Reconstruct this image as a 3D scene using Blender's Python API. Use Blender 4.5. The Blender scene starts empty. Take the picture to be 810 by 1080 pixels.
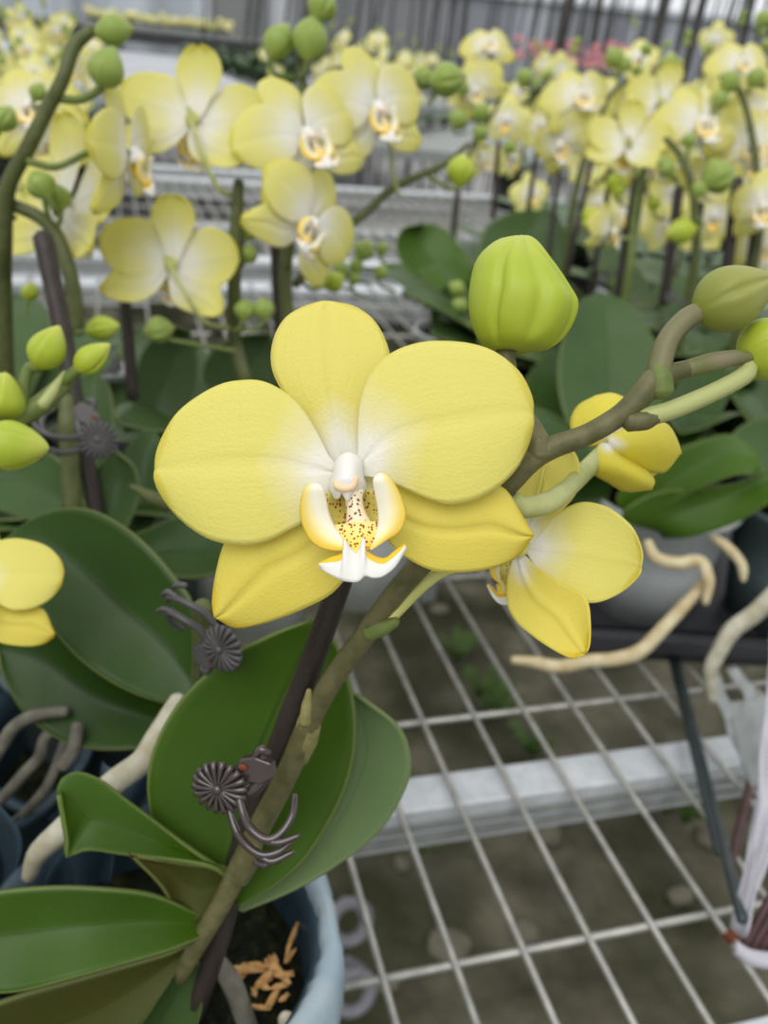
import bpy, bmesh, math, random
from mathutils import Vector, Matrix, Euler

R = math.radians
sc = bpy.context.scene
col = sc.collection
random.seed(7)

# ------------------------------------------------------------------ camera
F = 920.0
PITCH, ROLL, EYE = R(27.95), R(6.0), Vector((0, 0, 1.178))
_c, _s = math.cos(PITCH), math.sin(PITCH)
FW = Vector((0, _c, -_s)); _r0 = Vector((1, 0, 0)); _u0 = Vector((0, _s, _c))
RT = math.cos(ROLL) * _r0 + math.sin(ROLL) * _u0
UP = -math.sin(ROLL) * _r0 + math.cos(ROLL) * _u0
CAM3 = Matrix((RT, UP, -FW)).transposed()


def ray(px, py):
    return (px - 405) / F * RT + (540 - py) / F * UP + FW


def P(px, py, d):
    return EYE + d * ray(px, py)


def Zp(px, py, z):
    d = ray(px, py)
    return EYE + d * ((z - EYE.z) / d.z)


def Yp(px, py, y):
    d = ray(px, py)
    return EYE + d * (y / d.y)


cam = bpy.data.cameras.new('camera')
cam.sensor_fit = 'VERTICAL'
cam.sensor_height = 36.0
cam.lens = F / 1080 * 36
cam.clip_start = .01
cam.clip_end = 200
cam.dof.use_dof = True
cam.dof.focus_distance = .182
cam.dof.aperture_fstop = cam.lens / 2.0
cam.dof.aperture_blades = 0
co = bpy.data.objects.new('camera', cam)
co.matrix_world = Matrix.Translation(EYE) @ CAM3.to_4x4()
col.objects.link(co)
sc.camera = co

# ------------------------------------------------------------------ materials


def srgb(r, g, b):
    f = lambda c: (c / 255 / 12.92) if c / 255 <= .04045 else ((c / 255 + .055) / 1.055) ** 2.4
    return (f(r), f(g), f(b), 1)


class NT:
    def __init__(s, name):
        s.m = bpy.data.materials.new(name)
        s.m.use_nodes = True
        s.t = s.m.node_tree
        s.b = s.t.nodes['Principled BSDF']
        s.out = s.t.nodes['Material Output']
        s._uv = None

    def n(s, kind, **kw):
        o = s.t.nodes.new(kind)
        for k, v in kw.items():
            setattr(o, k, v)
        return o

    def l(s, a, b):
        s.t.links.new(a, b)

    def coord(s, kind='UV'):
        if s._uv is None:
            s._uv = s.n('ShaderNodeTexCoord')
        return s._uv.outputs[kind]

    def uv(s):
        sep = s.n('ShaderNodeSeparateXYZ')
        s.l(s.coord('UV'), sep.inputs[0])
        return sep.outputs[0], sep.outputs[1]

    def math(s, op, a, b=None, clamp=False):
        o = s.n('ShaderNodeMath', operation=op)
        o.use_clamp = clamp
        for i, x in enumerate((a, b)):
            if x is None:
                continue
            if isinstance(x, (int, float)):
                o.inputs[i].default_value = x
            else:
                s.l(x, o.inputs[i])
        return o.outputs[0]

    def ramp(s, fac, stops):
        o = s.n('ShaderNodeValToRGB')
        e = o.color_ramp.elements
        while len(e) < len(stops):
            e.new(.5)
        for i, (p, c) in enumerate(stops):
            e[i].position = p
            e[i].color = c
        s.l(fac, o.inputs[0])
        return o.outputs[0]

    def noise(s, scale, detail=3, kind='Object', stretch=None):
        o = s.n('ShaderNodeTexNoise')
        o.inputs['Scale'].default_value = scale
        o.inputs['Detail'].default_value = detail
        v = s.coord(kind)
        if stretch:
            mp = s.n('ShaderNodeMapping')
            mp.inputs['Scale'].default_value = stretch
            s.l(v, mp.inputs[0])
            v = mp.outputs[0]
        s.l(v, o.inputs['Vector'])
        return o.outputs['Fac']

    def mix(s, fac, a, b, blend='MIX'):
        o = s.n('ShaderNodeMix', data_type='RGBA', blend_type=blend)
        for i, x in ((0, fac), (6, a), (7, b)):
            if isinstance(x, (int, float)):
                o.inputs[i].default_value = x
            elif isinstance(x, tuple):
                o.inputs[i].default_value = x
            else:
                s.l(x, o.inputs[i])
        return o.outputs[2]

    def bump(s, h, strength, dist=.001):
        o = s.n('ShaderNodeBump')
        o.inputs['Strength'].default_value = strength
        o.inputs['Distance'].default_value = dist
        s.l(h, o.inputs['Height'])
        s.l(o.outputs[0], s.b.inputs['Normal'])
        return o.outputs[0]

    def base(s, c):
        if isinstance(c, tuple):
            s.b.inputs['Base Color'].default_value = c
        else:
            s.l(c, s.b.inputs['Base Color'])

    def set(s, rough=.5, spec=.5, metal=0.0):
        s.b.inputs['Roughness'].default_value = rough
        s.b.inputs['Specular IOR Level'].default_value = spec
        s.b.inputs['Metallic'].default_value = metal

    def translucent(s, color, amount):
        t = s.n('ShaderNodeBsdfTranslucent')
        if isinstance(color, tuple):
            t.inputs[0].default_value = color
        else:
            s.l(color, t.inputs[0])
        mx = s.n('ShaderNodeMixShader')
        mx.inputs[0].default_value = amount
        s.l(s.b.outputs[0], mx.inputs[1])
        s.l(t.outputs[0], mx.inputs[2])
        s.l(mx.outputs[0], s.out.inputs[0])

    def see(s, amount):
        t = s.n('ShaderNodeBsdfTransparent')
        mx = s.n('ShaderNodeMixShader')
        mx.inputs[0].default_value = amount
        src = s.out.inputs[0].links[0].from_socket
        s.l(src, mx.inputs[1])
        s.l(t.outputs[0], mx.inputs[2])
        s.l(mx.outputs[0], s.out.inputs[0])


def simple(name, c1, c2=None, scale=40, rough=.5, spec=.4, metal=0.0, bump=0.0, bscale=None, trans=0.0, stretch=None):
    k = NT(name)
    if c2:
        c = k.ramp(k.noise(scale, 4, stretch=stretch), [(.35, c1), (.65, c2)])
    else:
        c = c1
    k.base(c)
    k.set(rough, spec, metal)
    if bump:
        k.bump(k.noise(bscale or scale * 3, 3), bump)
    if trans:
        k.translucent(c, trans)
    return k.m


def petal_material(name, white_to, yellow, deep, amount=.28):
    k = NT(name)
    u, v = k.uv()
    edge = k.math('ABSOLUTE', k.math('SUBTRACT', v, .5))
    nz = k.noise(90, 3)
    f = k.math('ADD', u, k.math('MULTIPLY', k.math('SUBTRACT', nz, .5), .10))
    f = k.math('ADD', f, k.math('MULTIPLY', edge, .30))
    pale = tuple(.5 * (a + b) for a, b in zip(yellow, srgb(243, 240, 220)))
    c = k.ramp(f, [(0.02, srgb(248, 247, 246)), (white_to * .75, srgb(247, 246, 240)), (white_to * 1.25, pale), (white_to * 1.75, yellow), (.95, yellow), (1.12 if False else 1.0, deep)])
    # thin darker veins running from base to tip
    vein = k.noise(1.0, 4, 'UV', (2.2, 26, 1))
    vf = k.math('MULTIPLY', k.math('MULTIPLY', k.math('SUBTRACT', vein, .55), 6, True), .13)
    c = k.mix(vf, c, tuple(x * .72 for x in yellow[:3]) + (1,))
    fine = k.noise(900, 2)
    c = k.mix(k.math('MULTIPLY', fine, .14), c, deep)
    k.base(c)
    k.set(.5, .35)
    k.bump(k.math('ADD', k.noise(1500, 2), k.math('MULTIPLY', vein, .7)), .34, .0004)
    k.translucent(c, amount)
    return k.m


M = {}
YEL, DEEP = srgb(235, 227, 124), srgb(228, 214, 92)
M['petal'] = petal_material('yellow petal', .27, YEL, DEEP)
M['sepal'] = petal_material('yellow sepal', .24, srgb(234, 224, 118), DEEP)
M['lower_sepal'] = petal_material('deep yellow sepal', .18, srgb(234, 220, 100), srgb(234, 210, 70))
M['pale_petal'] = petal_material('pale yellow petal', .36, srgb(240, 236, 152), srgb(234, 228, 116), .3)
M['soft_petal'] = petal_material('soft yellow petal', .42, srgb(240, 236, 152), srgb(232, 226, 110), .46)
M['lemon_petal'] = petal_material('lemon petal', .14, srgb(238, 226, 84), srgb(232, 214, 60), .3)
M['far_petal'] = simple('distant yellow petal', srgb(238, 230, 130), srgb(246, 240, 170), 60, .6, .2, trans=.25)


def lobe_mat():
    k = NT('lip lobe')
    u, v = k.uv()
    f = k.math('ADD', k.math('MULTIPLY', v, .95), k.math('MULTIPLY', k.math('SUBTRACT', .75, u), .35))
    c = k.ramp(f, [(.0, srgb(250, 206, 60)), (.26, srgb(251, 220, 100)), (.5, srgb(250, 236, 165)), (.74, srgb(248, 244, 222))])
    k.base(c)
    k.set(.38, .45)
    k.translucent(c, .12)
    return k.m


def mid_mat():
    k = NT('lip midlobe')
    u, v = k.uv()
    w = k.math('ABSOLUTE', k.math('SUBTRACT', u, .5))
    far = k.math('GREATER_THAN', w, .19)
    top = k.math('GREATER_THAN', k.math('ADD', v, k.math('MULTIPLY', w, .5)), .84)
    fac = k.math('MULTIPLY', far, top)
    c = k.mix(fac, srgb(247, 246, 240), srgb(250, 208, 50))
    k.base(c)
    k.set(.4, .45)
    k.translucent(c, .2)
    return k.m


def spot_mat(name, c1, c2, density, scale=900, spot=srgb(150, 62, 30)):
    k = NT(name)
    u, v = k.uv()
    base = k.ramp(u, [(.1, c1), (.9, c2)])
    vo = k.n('ShaderNodeTexVoronoi')
    vo.inputs['Scale'].default_value = scale
    k.l(k.coord('Object'), vo.inputs['Vector'])
    sp = k.math('LESS_THAN', vo.outputs['Distance'], .34)
    keep = k.math('GREATER_THAN', k.noise(330, 1), 1 - density)
    c = k.mix(k.math('MULTIPLY', sp, keep), base, spot)
    k.base(c)
    k.set(.4, .4)
    return k.m


M['lobe'] = lobe_mat()
M['midlobe'] = mid_mat()
M['callus'] = spot_mat('spotted callus', srgb(244, 222, 130), srgb(252, 208, 46), .68, 1250)
M['throat'] = spot_mat('spotted throat', srgb(206, 194, 100), srgb(220, 202, 96), .56, 1250)
M['foot'] = spot_mat('spotted column foot', srgb(238, 226, 192), srgb(236, 214, 176), .60, 1300, srgb(112, 62, 48))
M['column'] = simple('white column', srgb(240, 238, 234), srgb(236, 234, 228), 120, .45, .4, trans=.15)
M['anther'] = simple('peach anther', srgb(238, 208, 170), srgb(232, 196, 156), 300, .5, .4)


def leaf_mat(name, c1, c2, mid, rough=.42, trans=.10, under=None):
    k = NT(name)
    u, v = k.uv()
    w = k.math('ABSOLUTE', k.math('SUBTRACT', v, .5))
    c = k.ramp(k.noise(16, 3), [(.3, c1), (.7, c2)])
    veins = k.noise(1.0, 3, 'UV', (1.5, 40, 1))
    c = k.mix(k.math('MULTIPLY', veins, .22), c, c1)
    line = k.math('LESS_THAN', w, .012)
    c = k.mix(k.math('MULTIPLY', line, .6), c, mid)
    rim = k.math('GREATER_THAN', w, .488)
    c = k.mix(k.math('MULTIPLY', rim, .45), c, srgb(130, 140, 80))
    k.base(c)
    k.set(rough, .26)
    k.bump(k.noise(240, 2), .08, .0008)
    k.translucent(c, trans)
    return k.m


M['leaf'] = leaf_mat('green leaf', srgb(52, 80, 12), srgb(66, 98, 18), srgb(42, 66, 8))
M['leaf_dark'] = leaf_mat('dark green leaf', srgb(34, 60, 12), srgb(46, 74, 16), srgb(22, 42, 8), .38, .06)
M['leaf_pale'] = leaf_mat('greyish leaf underside', srgb(96, 120, 76), srgb(114, 136, 90), srgb(84, 106, 66), .45, .15)
M['leaf_under'] = leaf_mat('brown green leaf underside', srgb(72, 72, 28), srgb(62, 76, 26), srgb(50, 60, 20), .45, .12)
M['leaf_soft'] = leaf_mat('mid green leaf', srgb(56, 80, 40), srgb(70, 94, 50), srgb(44, 66, 32), .4, .10)

M['stem'] = simple('olive stem', srgb(82, 82, 48), srgb(104, 100, 66), 220, .5, .35, bump=.2, bscale=900)
M['stem_green'] = simple('green stem', srgb(110, 124, 62), srgb(92, 108, 52), 150, .5, .35)
M['stem_dark'] = simple('dark olive stem', srgb(76, 84, 46), srgb(92, 98, 56), 150, .5, .35)
M['tip'] = simple('purplish stem tip', srgb(124, 116, 92), srgb(104, 108, 62), 120, .5, .35)
M['pedicel'] = simple('pale pedicel', srgb(186, 190, 128), srgb(164, 172, 104), 160, .45, .4, trans=.1)
M['pedicel_yellow'] = simple('pale yellow green pedicel', srgb(214, 214, 132), srgb(196, 200, 110), 160, .45, .4, trans=.1)
M['bract'] = simple('dry bract', srgb(142, 136, 88), srgb(122, 118, 70), 300, .6, .3)


def bud_mat(name, c1, c2, tip):
    k = NT(name)
    u, v = k.uv()
    c = k.ramp(k.math('ADD', u, k.math('MULTIPLY', k.math('SUBTRACT', k.noise(60, 3), .5), .25)), [(0.05, c1), (.6, c2), (1, tip)])
    k.base(c)
    k.set(.42, .4)
    k.bump(k.noise(1100, 2), .12, .0004)
    k.translucent(c, .18)
    return k.m


M['bud'] = bud_mat('lime bud', srgb(178, 192, 58), srgb(174, 192, 58), srgb(200, 206, 96))
M['bud_olive'] = bud_mat('olive bud', srgb(138, 146, 58), srgb(156, 160, 80), srgb(150, 158, 76))
M['bud_green'] = bud_mat('green bud', srgb(160, 178, 88), srgb(146, 168, 80), srgb(160, 176, 98))

M['stake'] = simple('dark stake', srgb(44, 38, 34), srgb(58, 50, 44), 200, .5, .35, bump=.3, bscale=500, stretch=(1, 1, .1))
M['clip'] = simple('dark brown plastic', srgb(54, 44, 43), srgb(64, 54, 52), 100, .16, .8)
M['clip_grey'] = simple('dusty dark grey plastic', srgb(66, 64, 64), srgb(76, 74, 74), 100, .4, .5)
M['rust'] = simple('rusty rivet', srgb(120, 64, 40), srgb(96, 52, 36), 800, .7, .2)
M['root'] = simple('silvery root', srgb(186, 184, 168), srgb(160, 154, 128), 120, .6, .25, bump=.3, bscale=500)
M['root_tan'] = simple('tan root', srgb(180, 158, 118), srgb(204, 196, 160), 90, .6, .25)
M['root_dark'] = simple('grey root', srgb(120, 118, 106), srgb(92, 88, 78), 120, .65, .25)
M['wire'] = simple('galvanised wire', srgb(176, 176, 170), srgb(150, 150, 144), 90, .45, .4, .55, bump=.2, bscale=300)
M['zinc'] = simple('galvanised steel', srgb(206, 210, 214), srgb(186, 192, 197), 70, .5, .4, .25, bump=.1, bscale=200)
M['zinc_dark'] = simple('weathered steel', srgb(150, 154, 152), srgb(130, 134, 130), 60, .6, .3, .2)
M['tray'] = simple('black plastic tray', srgb(46, 47, 50), srgb(58, 58, 62), 30, .4, .45)
M['rod'] = simple('dark green plastic rod', srgb(40, 50, 52), srgb(54, 64, 64), 60, .35, .5)
M['sticks'] = simple('dark brown stick', srgb(66, 44, 44), srgb(86, 60, 58), 80, .45, .4)
M['ring'] = simple('grey hose', srgb(136, 136, 142), srgb(118, 118, 124), 40, .5, .35)
M['bark'] = simple('bark chip', srgb(176, 130, 78), srgb(206, 166, 110), 300, .7, .2, bump=.4, bscale=600)
M['stone'] = simple('stone', srgb(116, 112, 96), srgb(88, 86, 72), 20, .8, .2, bump=.4, bscale=60)
M['white_chip'] = simple('white pellet', srgb(220, 214, 196), srgb(200, 192, 170), 300, .6, .3)


def film(name, c1, c2, see, rough=.25, scale=40):
    k = NT(name)
    c = k.ramp(k.noise(scale, 4, stretch=(1, 1, .25)), [(.3, c1), (.7, c2)])
    k.base(c)
    k.set(rough, .5)
    k.bump(k.noise(scale * 3, 3, stretch=(1, 1, .3)), .35, .002)
    k.translucent(c, .3)
    k.see(see)
    return k.m


M['film_blue'] = film('blue translucent film', srgb(168, 190, 202), srgb(204, 214, 216), .14)
M['film_clear'] = film('cloudy clear film', srgb(184, 190, 190), srgb(205, 210, 210), .35)
M['film_shaded'] = film('shaded blue film', srgb(48, 66, 78), srgb(70, 90, 102), .05)  # blue film with the shade of the left corner put into its colour
M['pot_clear'] = film('smoky clear pot', srgb(212, 218, 216), srgb(228, 232, 230), .06)
M['pot_teal'] = film('teal grey pot', srgb(104, 122, 124), srgb(126, 142, 142), .15)
M['film_white'] = film('white plastic film', srgb(226, 226, 232), srgb(208, 206, 216), .22, .2)


def moss_mat():
    k = NT('moss and potting bark')
    c = k.ramp(k.noise(160, 5), [(.3, srgb(10, 12, 8)), (.5, srgb(22, 28, 14)), (.68, srgb(46, 52, 26)), (.8, srgb(84, 66, 42))])
    k.base(c)
    k.set(.85, .2)
    k.bump(k.noise(260, 5), 1.0, .006)
    return k.m


def earth_mat():
    k = NT('earth with moss')
    c = k.ramp(k.noise(7, 6), [(.3, srgb(62, 58, 46)), (.5, srgb(94, 91, 76)), (.72, srgb(126, 121, 104))])
    moss = k.math('MULTIPLY', k.math('SUBTRACT', k.noise(2.6, 5), .43), 5, True)
    c = k.mix(k.math('MINIMUM', moss, .85), c, srgb(40, 44, 22))
    crack = k.n('ShaderNodeTexVoronoi', feature='DISTANCE_TO_EDGE')
    crack.inputs['Scale'].default_value = 7
    k.l(k.coord('Object'), crack.inputs['Vector'])
    cr = k.math('LESS_THAN', crack.outputs['Distance'], .03)
    c = k.mix(k.math('MULTIPLY', cr, .12), c, srgb(48, 46, 34))
    k.base(c)
    k.set(.9, .15)
    k.bump(k.noise(24, 6), .8, .02)
    return k.m


def wall_mat():
    k = NT('panelled greenhouse wall')
    sep = k.n('ShaderNodeSeparateXYZ')
    k.l(k.coord('Object'), sep.inputs[0])
    x = k.math('ADD', k.math('MULTIPLY', sep.outputs[0], 1 / 12.0), .5)
    c = k.ramp(x, [(.0, srgb(190, 198, 208)), (.272, srgb(184, 192, 202)), (.276, srgb(126, 127, 128)), (.5, srgb(130, 132, 136)), (.56, srgb(152, 157, 165)), (1, srgb(150, 155, 162))])
    st = k.noise(1.0, 3, 'Object', (2.2, .1, .05))
    c = k.mix(k.math('MULTIPLY', k.math('SUBTRACT', st, .4), 2.2, True), c, srgb(96, 98, 100))
    st2 = k.noise(1.0, 2, 'Object', (1.3, .1, .04))
    c = k.mix(k.math('MULTIPLY', k.math('SUBTRACT', st2, .55), 4, True), c, srgb(210, 216, 222))
    k.base(c)
    k.set(.7, .2)
    return k.m


M['moss'] = moss_mat()
M['earth'] = earth_mat()
M['wall'] = wall_mat()
M['concrete'] = simple('grey concrete', srgb(150, 150, 148), srgb(168, 168, 166), 3, .8, .2)
M['benchtop'] = simple('pale grey bench sheet', srgb(176, 180, 184), srgb(160, 164, 168), 2, .6, .3)
M['pole'] = simple('dark pole', srgb(58, 56, 54), srgb(80, 78, 76), 10, .7, .2)
M['pink'] = simple('pink far petal', srgb(190, 110, 130), srgb(206, 140, 150), 30, .6, .2)
M['far_leaf'] = simple('distant leaf', srgb(62, 86, 54), srgb(82, 104, 70), 30, .45, .4)
M['black_pot'] = simple('dark pot', srgb(44, 46, 46), srgb(60, 60, 60), 20, .5, .4)
M['weed'] = simple('small weed', srgb(66, 92, 36), srgb(84, 112, 46), 60, .5, .3, trans=.2)

# ------------------------------------------------------------------ mesh helpers
WM = {}


def wm(o):
    return WM.get(o.name, Matrix.Identity(4))


def thing(name, label, cat, loc=(0, 0, 0), group=None):
    o = bpy.data.objects.new(name, None)
    o.empty_display_size = .02
    col.objects.link(o)
    o.location = loc
    WM[o.name] = Matrix.Translation(Vector(loc))
    o['label'] = label
    o['category'] = cat
    if group:
        o['group'] = group
    return o


def mesh_from(name, vf, mats, smooth=True):
    v, f = vf[0], vf[1]
    me = bpy.data.meshes.new(name)
    me.from_pydata([tuple(p) for p in v], [], f)
    if not isinstance(mats, (list, tuple)):
        mats = [mats]
    for m in mats:
        me.materials.append(m)
    if len(vf) > 2 and vf[2]:
        uvl = me.uv_layers.new(name='UVMap')
        flat = []
        for lp in me.loops:
            flat.extend(vf[2][lp.vertex_index])
        uvl.data.foreach_set('uv', flat)
    if len(vf) > 3 and vf[3]:
        me.polygons.foreach_set('material_index', vf[3])
    me.polygons.foreach_set('use_smooth', [smooth] * len(me.polygons))
    me.update()
    return me


def part(name, vf, mats, parent=None, label=None, thick=0, world=True, smooth=True, bevel=0, kind=None):
    """one mesh object; verts are in world space and are moved into the parent's space"""
    if world and parent is not None:
        inv = wm(parent).inverted()
        vf = ([inv @ Vector(p) for p in vf[0]],) + tuple(vf[1:])
    o = bpy.data.objects.new(name, mesh_from(name, vf, mats, smooth))
    col.objects.link(o)
    if parent is not None:
        o.parent = parent
        WM[o.name] = wm(parent).copy()
    if thick:
        md = o.modifiers.new('thickness', 'SOLIDIFY')
        md.thickness = thick
        md.offset = 0
    if bevel:
        md = o.modifiers.new('soft edges', 'BEVEL')
        md.width = bevel
        md.segments = 2
    if label:
        o['label'] = label
    if kind:
        o['kind'] = kind
    return o


def single(name, vf, mats, label, cat, group=None, **kw):
    """a thing that is one mesh, its origin at the middle of its bottom"""
    vs = [Vector(p) for p in vf[0]]
    lo = Vector((sum(p.x for p in vs) / len(vs), sum(p.y for p in vs) / len(vs), min(p.z for p in vs)))
    o = part(name, ([p - lo for p in vs],) + tuple(vf[1:]), mats, None, **kw)
    o.location = lo
    WM[o.name] = Matrix.Translation(lo)
    if label:
        o['label'] = label
        o['category'] = cat
    if group:
        o['group'] = group
    return o


def catmull(pts, n, arc=True, closed=False):
    pts = [Vector(p) for p in pts]
    if len(pts) == 2:
        return [pts[0].lerp(pts[1], i / (n - 1)) for i in range(n)]

    def ev(t):
        m = len(pts) - 1
        i = min(int(t), m - 1)
        f = t - i
        p1, p2 = pts[i], pts[i + 1]
        p0 = pts[i - 1] if i > 0 else 2 * p1 - p2
        p3 = pts[i + 2] if i + 2 <= m else 2 * p2 - p1
        return .5 * (2 * p1 + (p2 - p0) * f + (2 * p0 - 5 * p1 + 4 * p2 - p3) * f * f + (3 * p1 - p0 - 3 * p2 + p3) * f ** 3)
    m = len(pts) - 1
    if not arc:
        return [ev(m * i / (n - 1)) for i in range(n)]
    N = max(200, n * 6)
    fine = [ev(m * i / N) for i in range(N + 1)]
    s = [0]
    for a, b in zip(fine, fine[1:]):
        s.append(s[-1] + (b - a).length)
    out, j = [], 0
    for i in range(n):
        t = s[-1] * i / (n - 1)
        while j < N - 1 and s[j + 1] < t:
            j += 1
        w = (t - s[j]) / max(s[j + 1] - s[j], 1e-12)
        out.append(fine[j].lerp(fine[j + 1], min(max(w, 0), 1)))
    return out


def lerp_list(vals, n):
    out = []
    for i in range(n):
        t = (len(vals) - 1) * i / (n - 1)
        k = min(int(t), len(vals) - 2)
        out.append(vals[k] + (vals[k + 1] - vals[k]) * (t - k))
    return out


def join(*vfs):
    V, Fc, U, mi = [], [], [], []
    hasuv = all(len(x) > 2 and x[2] for x in vfs)
    for x in vfs:
        b = len(V)
        V += list(x[0])
        Fc += [tuple(i + b for i in f) for f in x[1]]
        if hasuv:
            U += list(x[2])
        mi += list(x[3]) if len(x) > 3 and x[3] else [0] * len(x[1])
    return V, Fc, (U if hasuv else None), mi


def with_mat(vf, k):
    return vf[0], vf[1], (vf[2] if len(vf) > 2 else None), [k] * len(vf[1])


def xf(m, vf):
    return ([m @ Vector(p) for p in vf[0]],) + tuple(vf[1:])


def tube(pts, radii, seg=10, n=None, arc=False, squash=1.0):
    """round tube through points, radius per point; closed rounded ends"""
    n = n or max(len(pts) * 5, 8)
    if len(pts) > 2:
        c = catmull(pts, n, arc)
    else:
        c = catmull(pts, max(n, 2))
        n = len(c)
    if not isinstance(radii, (list, tuple)):
        radii = [radii] * 2
    r = lerp_list(list(radii), n)
    V, Fc, U = [], [], []
    tan = [(c[min(i + 1, n - 1)] - c[max(i - 1, 0)]).normalized() for i in range(n)]
    ref = Vector((0, 0, 1)) if abs(tan[0].z) < .9 else Vector((1, 0, 0))
    nx = tan[0].cross(ref).normalized()
    rings = []
    for i in range(n):
        t = tan[i]
        nx = (nx - t * nx.dot(t)).normalized()
        ny = t.cross(nx)
        rings.append((c[i], nx.copy(), ny, r[i], i / (n - 1)))
    # rounded caps: shrink extra rings
    first, last = rings[0], rings[-1]
    full = [(first[0] - tan[0] * first[3] * .5, first[1], first[2], first[3] * .55, 0)] + rings + [(last[0] + tan[-1] * last[3] * .5, last[1], last[2], last[3] * .55, 1)]
    for (p, a, b, rr, u) in full:
        for k in range(seg):
            th = 2 * math.pi * k / seg
            V.append(p + a * (math.cos(th) * rr) + b * (math.sin(th) * rr * squash))
            U.append((u, k / seg))
    m = len(full)
    for i in range(m - 1):
        for k in range(seg):
            k2 = (k + 1) % seg
            Fc.append((i * seg + k, i * seg + k2, (i + 1) * seg + k2, (i + 1) * seg + k))
    Fc.append(tuple(range(seg - 1, -1, -1)))
    Fc.append(tuple((m - 1) * seg + k for k in range(seg)))
    return V, Fc, U


def sheet(L, Rr, nu=22, nv=15, zf=None, axis=None, arc=True, trunc=1.0):
    """grid between the edge curves L and Rr (both base -> tip)"""
    a = catmull(L, nu, arc)
    b = catmull(Rr, nu, arc)
    if trunc < 1:
        a2, b2 = catmull(L, 400, arc), catmull(Rr, 400, arc)
        a = [a2[int(399 * trunc * i / (nu - 1))] for i in range(nu)]
        b = [b2[int(399 * trunc * i / (nu - 1))] for i in range(nu)]
    V, Fc, U = [], [], []
    for i in range(nu):
        u = i / (nu - 1)
        for j in range(nv):
            v = j / (nv - 1)
            p = a[i].lerp(b[i], v)
            if zf:
                p = p + axis * zf(u, v)
            V.append(p)
            U.append((u, v))
    for i in range(nu - 1):
        for j in range(nv - 1):
            q = i * nv + j
            Fc.append((q, q + 1, q + nv + 1, q + nv))
    return V, Fc, U


def lathe(profile, seg=20, ax=None, groove=0.0):
    """profile [(r,z)] about z"""
    V, Fc, U = [], [], []
    n = len(profile)
    for i, (r, z) in enumerate(profile):
        for k in range(seg):
            th = 2 * math.pi * k / seg
            rr = r
            if groove:
                g = 0
                for q in range(3):
                    d = (th - 2 * math.pi * q / 3 + math.pi) % (2 * math.pi) - math.pi
                    g += math.exp(-(d / .10) ** 2) - .3 * math.exp(-((d - .28) / .16) ** 2)
                rr = r * (1 - groove * g * min(1, 2.5 * i / n))
            V.append(Vector((rr * math.cos(th), rr * math.sin(th), z)))
            U.append((i / (n - 1), k / seg))
    for i in range(n - 1):
        for k in range(seg):
            k2 = (k + 1) % seg
            Fc.append((i * seg + k, i * seg + k2, (i + 1) * seg + k2, (i + 1) * seg + k))
    if profile[0][0] > 1e-6:
        Fc.append(tuple(range(seg - 1, -1, -1)))
    if profile[-1][0] > 1e-6:
        Fc.append(tuple((n - 1) * seg + k for k in range(seg)))
    return V, Fc, U


def box(cx, cy, cz, sx, sy, sz, rz=0.0):
    m = Matrix.Translation((cx, cy, cz)) @ Matrix.Rotation(rz, 4, 'Z')
    V = [m @ Vector((x * sx / 2, y * sy / 2, z * sz / 2)) for x in (-1, 1) for y in (-1, 1) for z in (-1, 1)]
    return V, [(0, 1, 3, 2), (4, 6, 7, 5), (0, 4, 5, 1), (2, 3, 7, 6), (0, 2, 6, 4), (1, 5, 7, 3)]


def bar(a, b, w, h, upv=Vector((0, 0, 1))):
    """rectangular bar from a to b, w wide and h high, its top at a/b"""
    a, b = Vector(a), Vector(b)
    t = (b - a).normalized()
    sx = t.cross(upv).normalized()
    u = sx.cross(t)
    V = []
    for p in (a, b):
        for x, y in ((-1, 0), (1, 0), (1, -1), (-1, -1)):
            V.append(p + sx * (x * w / 2) + u * (y * h))
    return V, [(0, 1, 2, 3), (7, 6, 5, 4), (0, 4, 5, 1), (1, 5, 6, 2), (2, 6, 7, 3), (3, 7, 4, 0)]


def blob(c, rx, ry, rz, m=None, seg=14, rings=9, jitter=0, rng=random):
    V, Fc = [], []
    for i in range(rings + 1):
        ph = math.pi * i / rings
        for k in range(seg):
            th = 2 * math.pi * k / seg
            j = 1 + (rng.uniform(-jitter, jitter) if jitter and 0 < i < rings else 0)
            p = Vector((rx * math.sin(ph) * math.cos(th) * j, ry * math.sin(ph) * math.sin(th) * j, rz * math.cos(ph)))
            V.append(c + (m @ p if m else p))
    for i in range(rings):
        for k in range(seg):
            k2 = (k + 1) % seg
            Fc.append((i * seg + k, (i + 1) * seg + k, (i + 1) * seg + k2, i * seg + k2))
    return V, Fc


# ------------------------------------------------------------------ the orchid bloom (local: x right, y up, z towards the viewer)
S0 = .182 / F
CX, CY = 367, 495
WIDTH = 405 * S0


def q(px, py, z=0.0):
    k = 1 - z / .182
    return Vector(((px - CX) * S0 * k, (CY - py) * S0 * k, z))


def ql(pts, z=0.0):
    return [q(p[0], p[1], p[2] if len(p) > 2 else z) for p in pts]


ZA = Vector((0, 0, 1))
mm = .001


def petal_z(s):
    def f(u, v):
        w = 2 * v - 1
        return (1.0 * mm + s * 3.4 * mm * math.sin(math.pi * min(1, u * .85)) - 3.2 * mm * u * (1 - .6 * u ** 5) * w * w - 3.0 * mm * u ** 3
                + .45 * mm * math.sin(7 * v + 2) * u - .5 * mm * math.exp(-(w / .09) ** 2) * (1 - u * .5))
    return f


def sepal_z(crease=.9, back=3.0):
    def f(u, v):
        w = 2 * v - 1
        return (-2.2 * mm + 1.8 * mm * math.sin(math.pi * u) - 2.6 * mm * u * w * w - back * mm * u ** 2
                - crease * mm * math.exp(-(w / .09) ** 2) + .3 * mm * math.sin(6 * v) * u)
    return f


def mirror_rows(f):
    return f


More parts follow.
